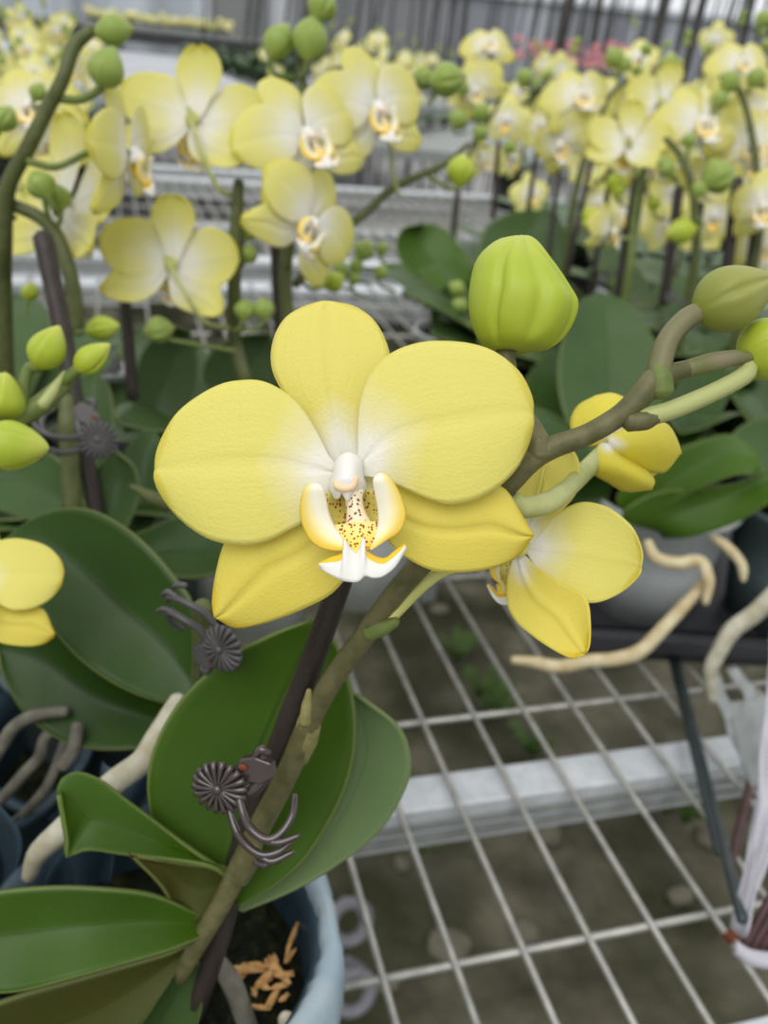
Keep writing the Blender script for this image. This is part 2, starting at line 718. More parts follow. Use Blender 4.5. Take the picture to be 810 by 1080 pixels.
PETALS = {
    'dorsal': ([(352, 496), (337, 475), (318, 440), (297, 412), (285, 385), (286, 356), (298, 331), (320, 316), (344, 312)],
               [(374, 492), (380, 475), (388, 440), (398, 410), (411, 378), (404, 350), (390, 329), (368, 315), (344, 312)]),
    'left': ([(356, 492), (346, 480), (335, 457), (318, 430), (298, 413), (278, 404), (258, 403), (235, 407), (209, 420), (187, 437), (172, 459), (164, 478), (161, 496)],
             [(360, 505), (349, 517), (338, 530), (324, 548), (306, 559), (284, 570), (258, 574.5), (228, 570), (206, 559), (184, 541), (169, 522), (162.5, 509), (161, 496)]),
    'right': ([(374, 490), (378, 478), (378, 455), (379, 434), (384, 411), (395, 390), (413, 375), (435, 366), (458, 362.5), (492, 364), (520, 372), (546, 391), (559, 412), (563.5, 428), (564, 440)],
              [(374, 502), (388, 503), (402, 506), (420, 512), (440, 522), (458, 529), (474, 532), (500, 527), (525, 513), (544, 494), (556, 472), (562, 454), (564, 440)]),
    'low_left': ([(356, 512), (330, 530), (285, 548), (244, 560), (232, 578), (225, 600), (220, 622), (217.5, 642), (221, 655)],
                 [(374, 520), (378, 560), (370, 600), (359, 617), (345, 630), (320, 643), (296, 653), (272, 661), (250, 666), (236, 664.5), (221, 655)]),
    'low_right': ([(366, 500), (398, 505), (420, 511), (450, 519), (480, 518), (506, 514), (524, 510), (539, 519), (556, 545), (569, 566)],
                  [(372, 520), (392, 548), (412, 574), (428, 588), (456, 602), (490, 604.5), (524, 600), (550, 588), (569, 566)]),
}


def make_flower():
    """the master bloom: its own mesh is the column, the other organs are its children"""
    cm = q(367, 503, 0)
    # column: a hooded block with wide shoulders and three rounded lobes along its lower edge
    hw = catmull([(0, 12, 0), (.10, 15, 0), (.3, 16, 0), (.5, 17.2, 0), (.66, 19.6, 0), (.85, 19.8, 0), (1, 16.5, 0)], 26)
    V, Fc = [], []
    nvv = 61
    for p in hw:
        u, h = p.x, p.y
        for j in range(nvv):
            w = 2 * j / (nvv - 1) - 1
            bot = 525 + 5 * math.exp(-((w - .08) / .25) ** 2) + 3.5 * math.exp(-((w + .66) / .26) ** 2) + 1.2 * math.exp(-((w - .75) / .2) ** 2) - 3.2 * math.exp(-((w - .45) / .09) ** 2) - 3.2 * math.exp(-((w + .30) / .09) ** 2) - 4 * max(0, abs(w) - .8) * 5 * .5
            top = 478 + 6 * w * w
            y = top + u * (525 - top) + (bot - 525) * u ** 5
            zz = (2.2 + 7.6 * math.sqrt(max(0, 1 - w * w * .98)) * (.16 + .84 * math.sin(math.pi * min(1, .06 + u * .62))) - 2.4 * max(0, u - .62) * (1 if abs(w) < .8 else .6)) * mm
            V.append(q(367 + (1.5 - 3 * u * .5) + h * w, y, zz))
    for i in range(25):
        for j in range(nvv - 1):
            a_ = i * nvv + j
            Fc.append((a_, a_ + nvv, a_ + nvv + 1, a_ + 1))
    fl = bpy.data.objects.new('flower', mesh_from('column', (V, Fc), M['column']))
    col.objects.link(fl)
    WM[fl.name] = Matrix.Identity(4)
    md_ = fl.modifiers.new('thickness', 'SOLIDIFY')
    md_.thickness = 1.2 * mm
    md_.offset = -1

    def sub(name, vf, mat, thick=0, label=None):
        o = part(name, vf, mat, fl, label, thick, world=False)
        return o
    sub('sepal', sheet(*map(ql, PETALS['dorsal']), 34, 19, sepal_z(.5, 2.2), ZA, trunc=.965), M['sepal'], .5 * mm, 'upright sepal at the top of the bloom')
    sub('sepal', sheet(*map(ql, PETALS['low_left']), 34, 19, sepal_z(1.1), ZA, trunc=.985), M['lower_sepal'], .5 * mm, 'pointed lower sepal with a creased midrib')
    sub('sepal', sheet(*map(ql, PETALS['low_right']), 34, 19, sepal_z(1.1), ZA, trunc=.985), M['lower_sepal'], .5 * mm, 'pointed lower sepal with a creased midrib')
    sub('petal', sheet(*map(ql, PETALS['left']), 40, 25, petal_z(1), ZA, trunc=.955), M['petal'], .5 * mm)
    sub('petal', sheet(*map(ql, PETALS['right']), 40, 25, petal_z(1.1), ZA, trunc=.955), M['petal'], .5 * mm)
    sub('receptacle', blob(Vector((0, -.001, -4.6 * mm)), 4 * mm, 4.2 * mm, 2.6 * mm, None, 16, 10), M['pedicel_yellow'])
    # throat: two spotted hollows beside the column foot
    th = sheet(ql([(346, 520, 2 * mm), (343, 540, 1.5 * mm), (347, 560, 3 * mm), (360, 574, 7 * mm)]),
               ql([(401, 516, 2 * mm), (402, 540, 1.5 * mm), (398, 558, 3 * mm), (388, 574, 7 * mm)]), 14, 15,
               lambda u, v: 2.5 * mm * (2 * v - 1) ** 2, ZA)
    sub('lip_throat', th, M['throat'], .5 * mm, 'olive throat with red brown spots')
    ft = sheet(ql([(364, 520, 6 * mm), (367, 532, 6 * mm), (368, 546, 6.5 * mm), (365, 562, 8 * mm)]),
               ql([(384, 518, 6 * mm), (383, 532, 6 * mm), (388, 546, 6.5 * mm), (396, 557, 8 * mm)]), 14, 9,
               lambda u, v: 1.2 * mm * math.sin(math.pi * v), ZA)
    sub('column_foot', ft, M['foot'], .8 * mm, 'beige column foot with purple brown dots')
    ca = sheet(ql([(349, 556, 6.5 * mm), (356, 570, 8 * mm), (368, 582, 9.6 * mm), (378, 586, 10 * mm)]),
               ql([(406, 551, 6.5 * mm), (402, 568, 8 * mm), (390, 582, 9.6 * mm), (380, 586, 10 * mm)]), 12, 13,
               lambda u, v: 2.4 * mm * math.sin(math.pi * v) * (1 - .3 * u), ZA)
    sub('callus', ca, M['callus'], .8 * mm, 'bright yellow callus with red spots')
    # side lobes standing up on both sides of the column (v runs from outer to inner edge)
    lob = lambda u, v: 1.3 * mm * math.sin(math.pi * v) * math.sin(math.pi * min(1, .12 + u * .9))
    sub('side_lobe', sheet(ql([(334, 514.5, 10 * mm), (326, 517, 10 * mm), (321, 528, 9 * mm), (320, 546, 8 * mm), (324, 561, 8 * mm), (332, 574, 8.5 * mm), (345, 581, 9 * mm), (362, 583, 9.5 * mm), (367, 580, 9.5 * mm)]),
                           ql([(334, 514.5, 10 * mm), (341, 517, 10.5 * mm), (345, 527, 9.5 * mm), (347, 540, 8.5 * mm), (351, 552, 8 * mm), (356, 561, 8 * mm), (361, 567, 8.5 * mm), (364, 572, 9 * mm), (367, 580, 9.5 * mm)]), 24, 13, lob, ZA),
        M['lobe'], 1.0 * mm, 'lip lobe curving up beside the column, golden outside')
    sub('side_lobe', sheet(ql([(403, 504, 10 * mm), (411, 506, 10 * mm), (419, 517, 9 * mm), (426, 533, 8 * mm), (428.5, 547, 8 * mm), (423, 562, 8.5 * mm), (411, 570, 9 * mm), (402, 577, 9.5 * mm), (394, 583, 9.5 * mm)]),
                           ql([(403, 504, 10 * mm), (397, 509, 10.5 * mm), (398, 520, 9.5 * mm), (401, 536, 8.5 * mm), (402, 550, 8 * mm), (400, 562, 8 * mm), (396, 571, 8.5 * mm), (393, 577, 9 * mm), (394, 583, 9.5 * mm)]), 24, 13, lob, ZA),
        M['lobe'], 1.0 * mm, 'lip lobe curving up beside the column, golden outside')
    up = [(339, 597, 10), (352, 591, 10.5), (362, 588, 11), (367, 583, 11.5), (366, 571.5, 12.5), (371, 580, 12), (378, 585, 11.5), (383, 580, 12), (386.5, 571.5, 12.5), (387, 582, 11.5), (394, 588, 11), (408, 592, 10.5), (420, 583, 10), (429.5, 577, 9.5)]
    lo = [(339, 598.5, 10), (346, 606, 11), (355, 611, 12), (361, 614, 12.5), (366, 616, 13), (371, 617, 13), (377, 617.5, 13), (382, 616, 13), (386, 612, 13), (390, 611, 13), (396, 613, 12.8), (406, 611, 12), (419, 600, 11), (430, 580, 9.5)]
    mid = sheet(ql([(a, b, c * mm) for a, b, c in lo]), ql([(a, b, c * mm) for a, b, c in up]), 53, 11,
                lambda u, v: .5 * mm * math.sin(math.pi * v), ZA, arc=False)
    sub('lip_midlobe', mid, M['midlobe'], .55 * mm, 'white anchor shaped front lobe with two small horns')
    an = tube(ql([(355.5, 510, 8.6 * mm), (358, 514.5, 8.7 * mm), (366, 517.5, 9.0 * mm), (374, 514.5, 8.8 * mm), (377.5, 506, 8.9 * mm)]), [.6 * mm, .85 * mm, .75 * mm, .85 * mm, .6 * mm], 10, 24)
    sub('anther_cap', an, M['anther'], 0, 'peach coloured crescent on the column')
    return fl


def set_m(o, parent, m):
    o.parent = parent
    o.matrix_basis = (wm(parent).inverted() if parent else Matrix.Identity(4)) @ m
    WM[o.name] = m


MASTER = make_flower()
FIRST = [True]


def copy_flower(swap=None):
    if FIRST[0]:
        FIRST[0] = False
        return MASTER
    r = MASTER.copy()
    col.objects.link(r)
    for ch in [c for c in MASTER.children if not c.name.startswith('pedicel')]:
        d = ch.copy()
        col.objects.link(d)
        d.parent = r
    return r


def flower(plant, px, py, w, d, yaw=0, pit=0, roll=0, to=None, ped=1.1, pm='pedicel', ctrl=None, label=None, fold=0):
    """a bloom of w pixels across at depth d; its pedicel ends at the point `to` (px, py, depth)"""
    k = w * d / F / WIDTH
    rot = CAM3 @ (Matrix.Rotation(R(yaw), 3, 'Y') @ Matrix.Rotation(R(pit), 3, 'X') @ Matrix.Rotation(R(roll), 3, 'Z'))
    m = Matrix.Translation(P(px, py, d)) @ rot.to_4x4() @ Matrix.Scale(k, 4)
    o = copy_flower()
    set_m(o, plant, m)
    if d > .3:
        for ch in o.children:
            if ch.name.startswith(('petal', 'sepal')):
                ch.material_slots[0].link = 'OBJECT'
                ch.material_slots[0].material = M['soft_petal']
    if fold:
        for ch in o.children:
            n = ch.data.vertices
            sx = sum(v.co.x for v in n)
            if ch.name.startswith('petal'):
                ch.matrix_basis = Matrix.Rotation(R(fold) * (1 if sx > 0 else -1), 4, 'Y')
            elif ch.name.startswith('sepal'):
                ch.matrix_basis = Matrix.Rotation(R(fold) * (-.7 if sum(v.co.y for v in n) > 0 else .8), 4, 'X')
    if label:
        o['label'] = label
    if to:
        a = m @ Vector((0, 0, 0))
        b = m @ Vector((0, 0, -.012))
        e = P(*to)
        mid = [P(*c) for c in ctrl] if ctrl else [b.lerp(e, .55) + Vector((0, 0, -.004))]
        r = ped * .0011
        v = tube([a, b] + mid + [e], [r, r, r, r * 1.15], 8, 22)
        inv = m.inverted()
        part('pedicel', xf(inv, v), M[pm], o, world=False)
    return o


BUDS = {}


def bud_mesh(kind, mat):
    key = (kind, mat)
    if key not in BUDS:
        prof = []
        n = 22
        for i in range(n + 1):
            t = i / n
            if kind == 'egg':
                r = math.sin(math.pi * t ** .82) ** .78 * (1 - .18 * t)
            elif kind == 'blunt':
                r = math.sin(math.pi * t ** .66) ** .62 * (1 - .12 * t)
            else:
                r = math.sin(math.pi * t ** .95) ** .85
            prof.append((max(.5 * r, .0 if i in (0, n) else .02), t))
        prof[0] = (.03, 0)
        prof[-1] = (.0, 1)
        v = lathe(prof, 66, groove=.15)
        BUDS[key] = mesh_from('bud', v, M[mat])
    return BUDS[key]


def bud(plant, px, py, d, length, width, ang, to=None, kind='egg', mat='bud', tilt=0, spin=0, ped=1.0, pm='stem_green', ctrl=None, label=None):
    """a bud whose middle is at (px, py), its tip pointing to `ang` degrees in the picture plane"""
    o = bpy.data.objects.new('bud', bud_mesh(kind, mat))
    col.objects.link(o)
    Lm, Wm = length * d / F, width * d / F
    ax = (RT * math.cos(R(ang)) + UP * math.sin(R(ang))) * math.cos(R(tilt)) - FW * math.sin(R(tilt))
    ax.normalize()
    sx = ax.cross(FW).normalized()
    sy = ax.cross(sx)
    rot = Matrix((sx, sy, ax)).transposed() @ Matrix.Rotation(R(spin), 3, 'Z')
    base = P(px, py, d) - ax * Lm * .5
    m = Matrix.Translation(base) @ rot.to_4x4() @ Matrix.Diagonal((Wm, Wm, Lm, 1))
    set_m(o, plant, m)
    if label:
        o['label'] = label
    if to:
        e = P(*to)
        mid = [P(*c) for c in ctrl] if ctrl else [(base - ax * Lm * .3).lerp(e, .35)]
        r = ped * .0012
        v = tube([base + ax * Lm * .06] + mid + [e], [r, r, r * 1.1], 8, 18)
        part('pedicel', xf(m.inverted(), v), M[pm], o, world=False)
    return o


def stem(plant, pts, rad, mat='stem', name='flower_stem', seg=12):
    w = [P(*p) for p in pts]
    return part(name, tube(w, rad, seg, len(pts) * 6), M[mat], plant)


def leaf(plant, L, Rr, dL, dR, mat='leaf', sag=.004, nu=30, nv=17, thick=1.4 * mm, label=None, name='leaf'):
    """a leaf between two edge curves given in picture points with depths interpolated base -> tip"""
    a = [P(p[0], p[1], d) for p, d in zip(L, lerp_list(list(dL), len(L)))]
    b = [P(p[0], p[1], d) for p, d in zip(Rr, lerp_list(list(dR), len(Rr)))]
    mid = (a[len(a) // 2] + b[len(b) // 2]) / 2
    nrm = (mid - a[0]).cross(b[len(b) // 2] - a[len(a) // 2])
    if nrm.length < 1e-12:
        nrm = -FW
    nrm.normalize()
    if nrm.dot(FW) > 0:
        nrm = -nrm

    def zf(u, v):
        w = abs(2 * v - 1)
        return -sag * (1 - w ** 1.3) * min(1, 4 * u * (1 - u) + .25 * (1 - u))
    return part(name, sheet(a, b, nu, nv, zf, nrm), M[mat], plant, label, thick)


# generic strap leaf for plants further off (local: grows along +y, up +z)
def strap_leaf(length, width, arch, fold=.012, nu=16, nv=9):
    V, Fc, U = [], [], []
    for i in range(nu):
        t = i / (nu - 1)
        w = width * .5 * (math.sin(math.pi * min(1, .16 + .84 * t) ** 1.0) ** .62 if t < 1 else 0)
        y = length * math.sin(t * 1.25) / 1.25 * 1.1
        z = length * (arch[0] * t - arch[1] * t * t)
        for j in range(nv):
            s = 2 * j / (nv - 1) - 1
            V.append(Vector((w * s, y, z + fold * abs(s) * (1 - t * .6))))
            U.append((t, (s + 1) / 2))
    for i in range(nu - 1):
        for j in range(nv - 1):
            qd = i * nv + j
            Fc.append((qd, qd + 1, qd + nv + 1, qd + nv))
    return V, Fc, U


LEAFM = [mesh_from('leaf', strap_leaf(.17, .075, (.55, .45)), M['leaf_soft']), mesh_from('leaf', strap_leaf(.20, .08, (.75, .6)), M['leaf_dark']),
         mesh_from('leaf', strap_leaf(.15, .085, (.95, .5)), M['leaf_soft'])]


def add_leaf(plant, base, az, k=1.0, var=0, tilt=0):
    o = bpy.data.objects.new('leaf', LEAFM[var % 3])
    col.objects.link(o)
    m = Matrix.Translation(base) @ Matrix.Rotation(az, 4, 'Z') @ Matrix.Rotation(tilt, 4, 'X') @ Matrix.Scale(k, 4)
    set_m(o, plant, m)
    md = o.modifiers.new('thickness', 'SOLIDIFY')
    md.thickness = .0016
    return o


def pot(name, label, loc, r0, r1, h, mat, soil=True, lip=.004, group=None, square=False, soilmat='moss', drop=.012):
    t = thing(name, label, 'plant pot', loc, group)
    b = Vector(loc)
    prof = [(r0 * .2, .0), (r0, 0), (r0 + (r1 - r0) * .5, h * .5), (r1, h), (r1 + lip, h), (r1 + lip * .7, h + .003), (r1 - .002, h + .002), (r1 - .003, h - .01), (r0 + (r1 - r0) * .5 - .003, h * .5), (r0 - .003, .004), (r0 * .2, .004)]
    part('pot_wall', xf(Matrix.Translation(b), lathe(prof, 40)), mat, t)
    if soil:
        rng = random.Random(int(abs(b.x * 991 + b.y * 77) * 1000))
        V, Fc = [], []
        nr, ns = 9, 36
        for i in range(nr):
            rr = (r1 - .004) * i / (nr - 1)
            for k in range(ns):
                th = 2 * math.pi * k / ns
                V.append(b + Vector((rr * math.cos(th), rr * math.sin(th), h - drop + (rng.uniform(-.005, .006) if i < nr - 1 else -.003))))
        for i in range(nr - 1):
            for k in range(ns):
                k2 = (k + 1) % ns
                Fc.append((i * ns + k, i * ns + k2, (i + 1) * ns + k2, (i + 1) * ns + k))
        part('potting_moss', (V, Fc), M[soilmat], t, 'dark moss and bark filling the pot')
    return t


# ------------------------------------------------------------------ supports: the clip (local px of the main clip, origin at the disc)
def clip(label, px, py, d, k=1.0, rot=0, yaw=0, pit=0, mat='clip', group=None, flip=False):
    loc = P(px, py, d)
    t = thing('plant_clip', label, 'clip', loc, group)
    s = .225 / F * k
    m3 = CAM3 @ Matrix.Rotation(R(rot), 3, 'Z') @ Matrix.Rotation(R(yaw), 3, 'Y') @ Matrix.Rotation(R(pit), 3, 'X')
    m = Matrix.Translation(loc) @ m3.to_4x4() @ Matrix.Diagonal((s * (-1 if flip else 1), s, s, 1))
    # ribbed disc: 18 fat ribs ending in beads
    ribs = []
    for i in range(18):
        a = 2 * math.pi * i / 18
        c, sn = math.cos(a), math.sin(a)
        pts = [Vector((c * r, sn * r * .93, z)) for r, z in ((3, 3.5), (14, 3), (23, 1.5), (28.5, -1.5))]
        ribs.append(tube(pts, [1.1, 2.2, 3.4, 4.2], 8, 10))
    back = [Vector((25 * math.cos(2 * math.pi * i / 24), 23 * math.sin(2 * math.pi * i / 24), -2.5)) for i in range(24)]
    back += [p + Vector((0, 0, -3)) for p in back]
    bf = [tuple(range(24)), tuple(range(47, 23, -1))] + [(i, i + 24, (i + 1) % 24 + 24, (i + 1) % 24) for i in range(24)]
    part('ribbed_disc', xf(m, join(*ribs, (back, bf, [(0, 0)] * 48))), M[mat], t)
    part('knob', xf(m, blob(Vector((0, 0, 5)), 5.5, 5.5, 4)), M[mat], t)
    # hinge housing behind the disc, with a rusty rivet
    hs = [(14, 18), (22, 30), (40, 33), (56, 28), (58, 12), (44, 4), (22, 6)]
    V = [Vector((x, y, z)) for z in (-6, -20) for x, y in hs]
    n = len(hs)
    fc = [tuple(range(n)), tuple(range(2 * n - 1, n - 1, -1))] + [(i, i + n, (i + 1) % n + n, (i + 1) % n) for i in range(n)]
    part('hinge_housing', xf(m, (V, fc)), M[mat], t, smooth=False, bevel=.0004)
    part('rivet', xf(m, blob(Vector((26, 22, -5)), 5, 4, 2.5)), M['rust'], t, 'rust coloured rivet')
    part('lever', xf(m, join(tube([Vector((34, 28, -12)), Vector((44, 40, -12)), Vector((52, 36, -14))], [4, 5, 4.5], 8, 12), tube([Vector((8, -10, -8)), Vector((30, -6, -12)), Vector((48, 10, -16))], [6, 8, 7], 8, 12))), M[mat], t)
    for pts in ([(20, -4, -2), (28, -22, 6), (40, -34, 15), (58, -42, 18), (72, -36, 12), (80, -22, 0), (78, -8, -14)],
                [(8, -24, -4), (18, -42, 4), (32, -53, 12), (50, -60, 16), (66, -58, 12), (78, -50, 4)]):
        part('claw', xf(m, tube([Vector(p) for p in pts], [3.6, 4.6, 4.8, 4.4, 4.2, 3.4], 10, 30)), M[mat], t)
    for pts in ([(57, -44, 18), (72, -44, 17), (90, -38, 12)], [(49, -62, 16), (62, -66, 16), (82, -58, 8)], [(40, -74, 8), (52, -74, 10), (64, -68, 6)]):
        part('claw_tip', xf(m, tube([Vector(p) for p in pts], [4.0, 4.2, 2.6], 8, 14)), M[mat], t)
    return t


def stake(label, pts, rad, mat='stake', group=None, name='plant_stake'):
    w = [P(*p) for p in pts]
    return single(name, tube(w, rad, 12, max(len(pts) * 5, 6)), M[mat], label, 'stake', group)


# =================================================================== the place
BZ = .75
YAW = .3143
A = Vector((-math.sin(YAW), math.cos(YAW), 0))      # long wires run this way
C = Vector((math.cos(YAW), math.sin(YAW), 0))       # cross wires and beams run this way
G0 = Vector((.1005, .3157, BZ))
SP, DD = .04, .1861


def struct(name, vf, mat, **kw):
    o = single(name, vf, mat, None, None, **kw)
    o['kind'] = 'structure'
    return o


def plane(x0, x1, y0, y1, z, n=1):
    V = [Vector((x0 + (x1 - x0) * i / n, y0 + (y1 - y0) * j / n, z)) for i in range(n + 1) for j in range(n + 1)]
    Fc = [(i * (n + 1) + j, (i + 1) * (n + 1) + j, (i + 1) * (n + 1) + j + 1, i * (n + 1) + j + 1) for i in range(n) for j in range(n)]
    return V, Fc


struct('floor', plane(-40, 40, -6, 40, -.012), M['concrete'])
struct('floor_earth', plane(-3, 5, -1, 4.2, 0, 30), M['earth'])
WY = 12.0
wt = Yp(560, 2, WY).z
struct('wall_back', box(0, WY + .05, wt / 2, 60, .1, wt), M['wall'], smooth=False)
struct('trim_1', box(0, WY - .02, wt + .03, 60, .06, .06), M['zinc'], smooth=False)


# ---- benches
def bench(label, i0, i1, j0, j1, z=BZ, beams=(), legs=True, wire=.0021, group=None, cross_off=0.0):
    """welded wire bench top; i along the cross wires (in 40 mm cells), j along the long wires (in metres from G0)"""
    base = Vector((G0.x, G0.y, 0))
    o = base + C * ((i0 + i1) / 2 * SP) + A * ((j0 + j1) / 2)
    t = thing('wire_bench', label, 'bench', o, group)
    vs = []
    w = Vector((0, 0, z))
    for i in range(i0, i1 + 1):
        p = base + C * (i * SP) + w
        vs.append(tube([p + A * j0, p + A * j1], wire, 6, 2))
    k = math.ceil((j0 - cross_off) / DD)
    while cross_off + k * DD <= j1:
        p = base + A * (cross_off + k * DD) + w - Vector((0, 0, wire * 1.7))
        vs.append(tube([p + C * ((i0 - .75) * SP), p + C * ((i1 + .75) * SP)], wire * 1.25, 6, 2))
        k += 1
    part('wire_mesh', join(*vs), M['wire'], t)
    for (j, wd, h, dz) in beams:
        p = base + A * j + w - Vector((0, 0, dz))
        a, b = p + C * ((i0 - .2) * SP), p + C * ((i1 + .2) * SP)
        part('beam', bar(a, b, wd, h), M['zinc'], t, bevel=.002, smooth=False)
        if h > .03:
            for zz in (.010, .022):
                s = A * (-wd / 2 - .0012)
                part('beam_lip', bar(a + s - Vector((0, 0, zz)), b + s - Vector((0, 0, zz)), .0035, .006), M['zinc_dark'], t, smooth=False)
    if legs:
        for ii in (i0 + 1, i1 - 1):
            for j in (j0 + .12, j1 - .12):
                p = base + C * (ii * SP) + A * j
                part('leg', bar(p, p + w - Vector((0, 0, .008)), .035, .035, A), M['zinc_dark'], t, smooth=False)
    return t


def jof(px, py, z=BZ):
    p = Zp(px, py, z) - G0
    return p.dot(A)


bj0, bj1 = jof(450, 817, BZ - .006), jof(450, 854, BZ - .006)
near = jof(770, 1078, BZ)
bench('grey wire mesh bench in front with a steel beam beneath, aerial roots above it', -2, 30, near - .01, 1.46, BZ,
      [((bj0 + bj1) / 2, abs(bj0 - bj1), .036, .006), (1.44, .05, .04, .005), (near - .026, .05, .03, -.001)], legs=False)
bench('wire mesh bench carrying the blue film pots under the large dark leaves', -34, -4, near - .2, 1.46, BZ, [((bj0 + bj1) / 2, .05, .04, .006), (1.44, .05, .04, .005)], legs=False)
bench('empty wire mesh bench behind the yellow blooms, second from the front', -34, 40, 1.62, 2.75, BZ, [(1.64, .06, .05, -.002), (2.05, .05, .04, .006), (2.73, .06, .05, -.002)], wire=.003)
bench('empty wire mesh bench further back, beyond the second bench', -34, 8, 2.95, 3.7, BZ, [(2.97, .06, .05, -.002), (3.68, .06, .05, -.002)], wire=.003)

# ---- long pale bench on the far side, and benches that carry the distant plants
nrc = Vector((-.68, 4.5, 0))
fc = nrc - C * 1.3 + A * 2.9
fb = thing('long_bench', 'long empty pale grey bench receding beyond the blooms', 'bench', fc)
part('bench_top', box(fc.x, fc.y, .87, 2.6, 5.8, .05, YAW), M['benchtop'], fb, smooth=False)
for dx in (-1.2, 1.2):
    for dy in (-2.7, 0, 2.7):
        g = fc + C * dx + A * dy
        part('leg', box(g.x, g.y, .422, .06, .06, .844, YAW), M['zinc_dark'], fb, smooth=False)
for nb, ii, jj in ((0, 29, .3), (0, 29, 1.4), (0, 12, 1.4), (1, -33, .3), (1, -33, 1.4), (1, -8, .35), (1, -8, 1.4)):
    g = Vector((G0.x, G0.y, 0)) + C * (ii * SP) + A * jj
    part('leg', box(g.x, g.y, .373, .035, .035, .746, YAW), M['zinc_dark'], bpy.data.objects['wire_bench' + ('.001' if nb else '')], smooth=False)

# ================================================================== front plant
rim = .893
pc = Vector((-.0645, .196, BZ + .002))
main_pot = pot('plant_pot', 'blue and white film pot at the end of the wire mesh, holding the front bloom', pc, .044, .058, rim - BZ, M['film_shaded'], drop=.022)
# pale film collar on the lit side only; the shaded side stays dark
ns = 60
V, Fc, U = [], [], []
rg = random.Random(3)
wob = [rg.uniform(-1, 1) for _ in range(ns)]
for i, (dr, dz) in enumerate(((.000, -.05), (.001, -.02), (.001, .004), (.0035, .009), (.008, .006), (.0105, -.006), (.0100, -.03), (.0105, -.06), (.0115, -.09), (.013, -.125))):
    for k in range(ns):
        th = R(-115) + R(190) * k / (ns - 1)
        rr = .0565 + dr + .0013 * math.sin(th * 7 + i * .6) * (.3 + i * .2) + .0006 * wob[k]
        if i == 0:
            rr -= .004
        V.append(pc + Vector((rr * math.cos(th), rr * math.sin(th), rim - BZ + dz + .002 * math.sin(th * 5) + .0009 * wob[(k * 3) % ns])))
for i in range(9):
    for k in range(ns - 1):
        k2 = k + 1
        Fc.append((i * ns + k, i * ns + k2, (i + 1) * ns + k2, (i + 1) * ns + k))
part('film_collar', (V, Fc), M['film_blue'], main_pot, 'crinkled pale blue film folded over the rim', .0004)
# bark chips and pellets on the moss
cz = rim - .018
for px, py, ln, wd, ang in ((262, 1022, .011, .003, .3), (280, 1032, .010, .0035, 1.0), (292, 1022, .010, .0035, -.6), (300, 1028, .006, .003, .4), (288, 1052, .009, .0025, 1.3), (308, 990, .018, .002, 1.45), (250, 1030, .008, .003, .9), (272, 1062, .007, .002, .1), (300, 1052, .004, .002, 1.0), (255, 1020, .005, .002, 1.2), (270, 1018, .006, .0025, .2), (284, 1018, .006, .002, 2.2), (277, 1040, .005, .0025, 2.6), (295, 1040, .006, .002, .5), (290, 1012, .005, .002, 1.9), (306, 1008, .007, .0018, 1.2), (268, 1046, .004, .002, 2.0)):
    p = Zp(px, py, cz + .006)
    m = Matrix.Translation(p) @ Matrix.Rotation(ang, 4, 'Z') @ Matrix.Rotation(.3, 4, 'Y')
    r2 = random.Random(px)
    single('bark_chip', blob(p, ln * .55, wd * .5, wd * .4, Matrix.Rotation(ang, 3, 'Z') @ Matrix.Rotation(.25, 3, 'Y'), 10, 7, .42, r2), M['bark'],
           'small orange brown bark chip on the dark moss beside the front stem', 'bark chip', 'bark chips on the moss of the front pot', smooth=False)
p = Zp(302, 1076, cz + .004)
single('fertilizer_pellet', blob(p, .003, .0024, .004, None, 12, 8), M['white_chip'], 'small white pellet on the moss inside the blue film pot', 'pellet')

pl = thing('orchid_plant', 'yellow orchid in front with the large open bloom, white at its heart', 'orchid', (pc.x, pc.y, rim - .02))
MAINSTEM = [(190, 1030, .278), (200, 1010, .272), (235, 950, .262), (270, 880, .25), (302, 818, .238), (326, 762, .228), (350, 718, .22), (386, 668, .211), (420, 622, .204), (450, 590, .2), (490, 552, .196), (530, 517, .193), (558, 488, .191), (580, 473, .191), (620, 458, .191), (655, 437, .191), (678, 415, .191), (692, 398, .1915), (716, 391, .192), (752, 383, .193), (790, 377, .194)]
pxr = [9, 10, 11.5, 12.5, 12.5, 12, 12, 12, 12, 12, 11.5, 12, 12, 12.5, 11.5, 11.5, 13, 12, 9.5, 9, 2]
st = stem(pl, MAINSTEM, [r * p[2] / F for r, p in zip(pxr, MAINSTEM)], 'stem')


def bract(pts, rad, mat='bract'):
    part('bract', tube([P(*p) for p in pts], rad, 10, 16, squash=1), M[mat], st, 'papery sheath at a stem joint')


bract([(314, 800, .2365), (322, 778, .2315), (326, 762, .2285), (328, 745, .226)], [.0029, .0036, .0033, .0018])
bract([(322, 762, .225), (325, 744, .2235), (326, 728, .222)], [.0018, .0018, .0007])
bract([(252, 925, .257), (262, 905, .253), (268, 888, .249)], [.0034, .0037, .0026], 'stem')
bract([(388, 668, .209), (404, 661, .207), (418, 655, .2055)], [.0020, .0022, .0012], 'stem_green')
bract([(568, 482, .1905), (566, 466, .1905), (556, 446, .1915)], [.0026, .0026, .0018], 'stem')
bract([(697, 414, .191), (696, 398, .1908), (692, 380, .1915)], [.0028, .0028, .0014], 'stem_green')
bract([(662, 444, .191), (682, 443, .1907), (696, 438, .191)], [.0024, .0022, .0012], 'stem')
# tip of the stem: paler green spear
part('stem_tip', tube([P(725, 389, .1922), P(752, 382, .193), P(778, 377, .1937), P(804, 377, .1942)], [.0020, .0022, .0017, .0004], 10, 20), M['tip'], st)

# the main bloom
flower(pl, CX, CY, 405, .182, 0, 0, 0, to=(564, 476, .191), ctrl=[(430, 500, .2), (520, 490, .2)], pm='pedicel', label='large open bloom facing forward with white centre')
